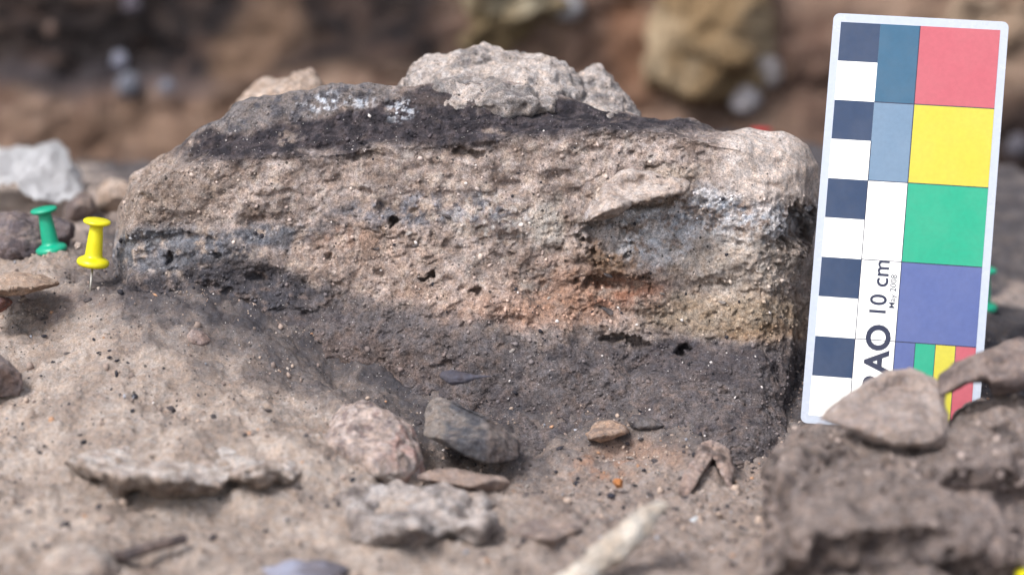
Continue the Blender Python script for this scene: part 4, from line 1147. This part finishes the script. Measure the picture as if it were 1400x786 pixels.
# ------------------------------------------------------------------ the bank behind
bx = np.concatenate([np.arange(-300, -30, 10), np.arange(-30, 30, 0.22), np.arange(30, 301, 10)])
bz = np.concatenate([np.arange(-14, 12, 0.2), np.arange(12, 24, 1.0)])
X, Z = np.meshgrid(bx, bz)
P0 = np.c_[X.ravel(), np.full(X.size, 40.0), Z.ravel()]
P0[:, 1] += 0.18 * (P0[:, 2] + 4) + 1.6 * fbm(P0, 0.09, 2, 191) + 0.35 * fbm(P0 * (.6, 1, 1.5), 0.3, 3, 192) + 0.2 * fbm(P0, 1.1, 3, 193) + 0.10 * np.floor(fbm(P0 * (1, 1, 1.6), 0.35, 3, 194) * 3)
def paint_bank(P, Nn=None):
    px, py = proj(P)
    wx = px + 34 * fbm(P, 0.22, 3, 195); wy = py + 30 * fbm(P, 0.22, 3, 196)
    def blob(cx, cy, rx, ry, s=0.4, rot=0.0):
        a, b_ = wx - cx, wy - cy
        cr, sr = math.cos(rot), math.sin(rot)
        return ss(1 + s, 1 - s, np.sqrt(((a * cr + b_ * sr) / rx) ** 2 + ((-a * sr + b_ * cr) / ry) ** 2))
    n1 = fbm(P, 0.4, 4, 197); n2 = fbm(P, 1.1, 3, 198)
    m = ss(-.5, .5, n1)
    c = D(128, 101, 85)[None, :] * (1 - m[:, None]) + D(158, 130, 110)[None, :] * m[:, None]
    c = mixc(c, 0.4 * ss(0, .45, n2), D(92, 74, 64)); c = mixc(c, 0.25 * ss(.1, .5, -n2), D(190, 166, 144))
    dk = ss(128, 96, wy * .6 + py * .4 + 0.06 * (wx - 200)) * ss(650, 590, wx)
    c = mixc(c, 0.96 * dk, D(26, 24, 28))
    c = mixc(c, 0.3 * dk * ss(0, .4, n2), D(92, 76, 66))
    c = mixc(c, 0.5 * ss(.05, .4, fbm(P * (.5, 1, 1.4), 0.9, 3, 199)), D(98, 78, 68))
    c = mixc(c, 0.7 * blob(345, 60, 34, 95, .5, 0.65), D(150, 120, 96))
    c = mixc(c, 0.3 * blob(370, 40, 50, 50), D(120, 98, 82))
    c = mixc(c, 0.45 * blob(150, 110, 170, 22), D(112, 104, 106))
    c = mixc(c, 0.4 * blob(220, 185, 200, 30), D(140, 112, 90))
    c = mixc(c, 0.7 * blob(820, 60, 60, 60), D(108, 84, 72))
    c = mixc(c, 0.5 * blob(870, 80, 50, 60), D(152, 108, 78))
    c = mixc(c, 0.6 * blob(1100, 90, 60, 90), D(96, 72, 62))
    c = mixc(c, 0.95 * blob(1420, 260, 90, 150, .3), D(52, 42, 40))  # right part of the bank in shadow: the shade is painted in
    c = mixc(c, 0.7 * blob(1330, 60, 120, 60), D(184, 156, 132))
    return c
idb = np.arange(X.size).reshape(X.shape)
# the top of the bank runs back as level ground
nb = len(bx)
P1 = P0[-nb:] + (0, 30, 1.0); P2 = P0[-nb:] + (0, 3000, 0)
PB = np.concatenate([P0, P1, P2])
idb = np.arange(len(PB)).reshape(-1, nb)
FB = np.stack([idb[:-1, :-1].ravel(), idb[:-1, 1:].ravel(), idb[1:, 1:].ravel(), idb[1:, :-1].ravel()], 1)
bank = link('earth_bank', mesh_np('earth_bank', PB, FB, paint_bank(PB)), M_BANK)
tag(bank, 'blurred brown and black earth bank behind the block', kind='structure')
def yb(px, py):
    p = at(px, py, 40.0)
    q = p[None]
    return float(40 + 0.18 * (p[2] + 4) + 1.6 * fbm(q, 0.09, 2, 191)[0] + 0.9 * fbm(q, 0.3, 3, 192)[0])
YEL = ((188, 166, 134), (150, 124, 90))
for outl, cols, lab in (
    ([(612, 60), (620, 10), (640, -30), (760, -40), (792, 0), (770, 30), (730, 55), (680, 74), (636, 80)], ((202, 190, 162), (140, 120, 88)), 'pale yellowish stone at the top centre'),
    ([(884, 110), (896, 40), (910, -20), (1000, -40), (1050, -20), (1058, 60), (1050, 120), (1000, 150), (930, 152)], YEL, 'large tan-yellow stone'),
    ([(1290, 60), (1300, -20), (1420, -30), (1440, 60), (1420, 96), (1370, 100)], ((196, 172, 146), (168, 142, 118)), 'pale stone behind the top right of the card')):
    cx = np.mean([q[0] for q in outl]); cy = np.mean([q[1] for q in outl])
    rock('stone', [pebble_skin(outl, yb(cx, cy) + 0.6, 4.0, lean=-0.1, front=.7)], 0.2, paint_base(*cols, .35, 40, None), M_BANK, lab, parent=bank, big=.7, bfreq=.3, mid=.45, mfreq=.8, fine=.15, ffreq=2.4, seed=70, rel=1)
for px, py, r_, col, lab in ((160, 82, .42, (190, 190, 204), 'pale pebble in the black layer'), (178, 118, .5, (150, 152, 162), None), (228, 120, .32, (150, 152, 162), None), (1018, 138, .6, (222, 214, 212), 'white pebble'),
                        (1045, 98, .65, (206, 196, 190), None), (774, 8, .7, (208, 204, 204), None), (70, 40, .3, (120, 100, 90), None), (1390, 200, .5, (130, 126, 134), None), (1375, 260, .5, (150, 120, 110), None), (180, 5, .4, (120, 112, 120), None)):
    q = [(px + r_ * 38 * math.cos(a) * R.uniform(.8, 1.1), py + r_ * 38 * math.sin(a) * R.uniform(.8, 1.1)) for a in np.arange(9) / 9 * 2 * math.pi]
    rock('pebble', [pebble_skin(q, yb(px, py) - 0.5, r_ * 1.6)], 0.12, paint_base(col, tuple(int(x_ * .85) for x_ in col), .8, 41), M_BANK, lab, parent=bank, big=.06, mid=.05, seed=71)
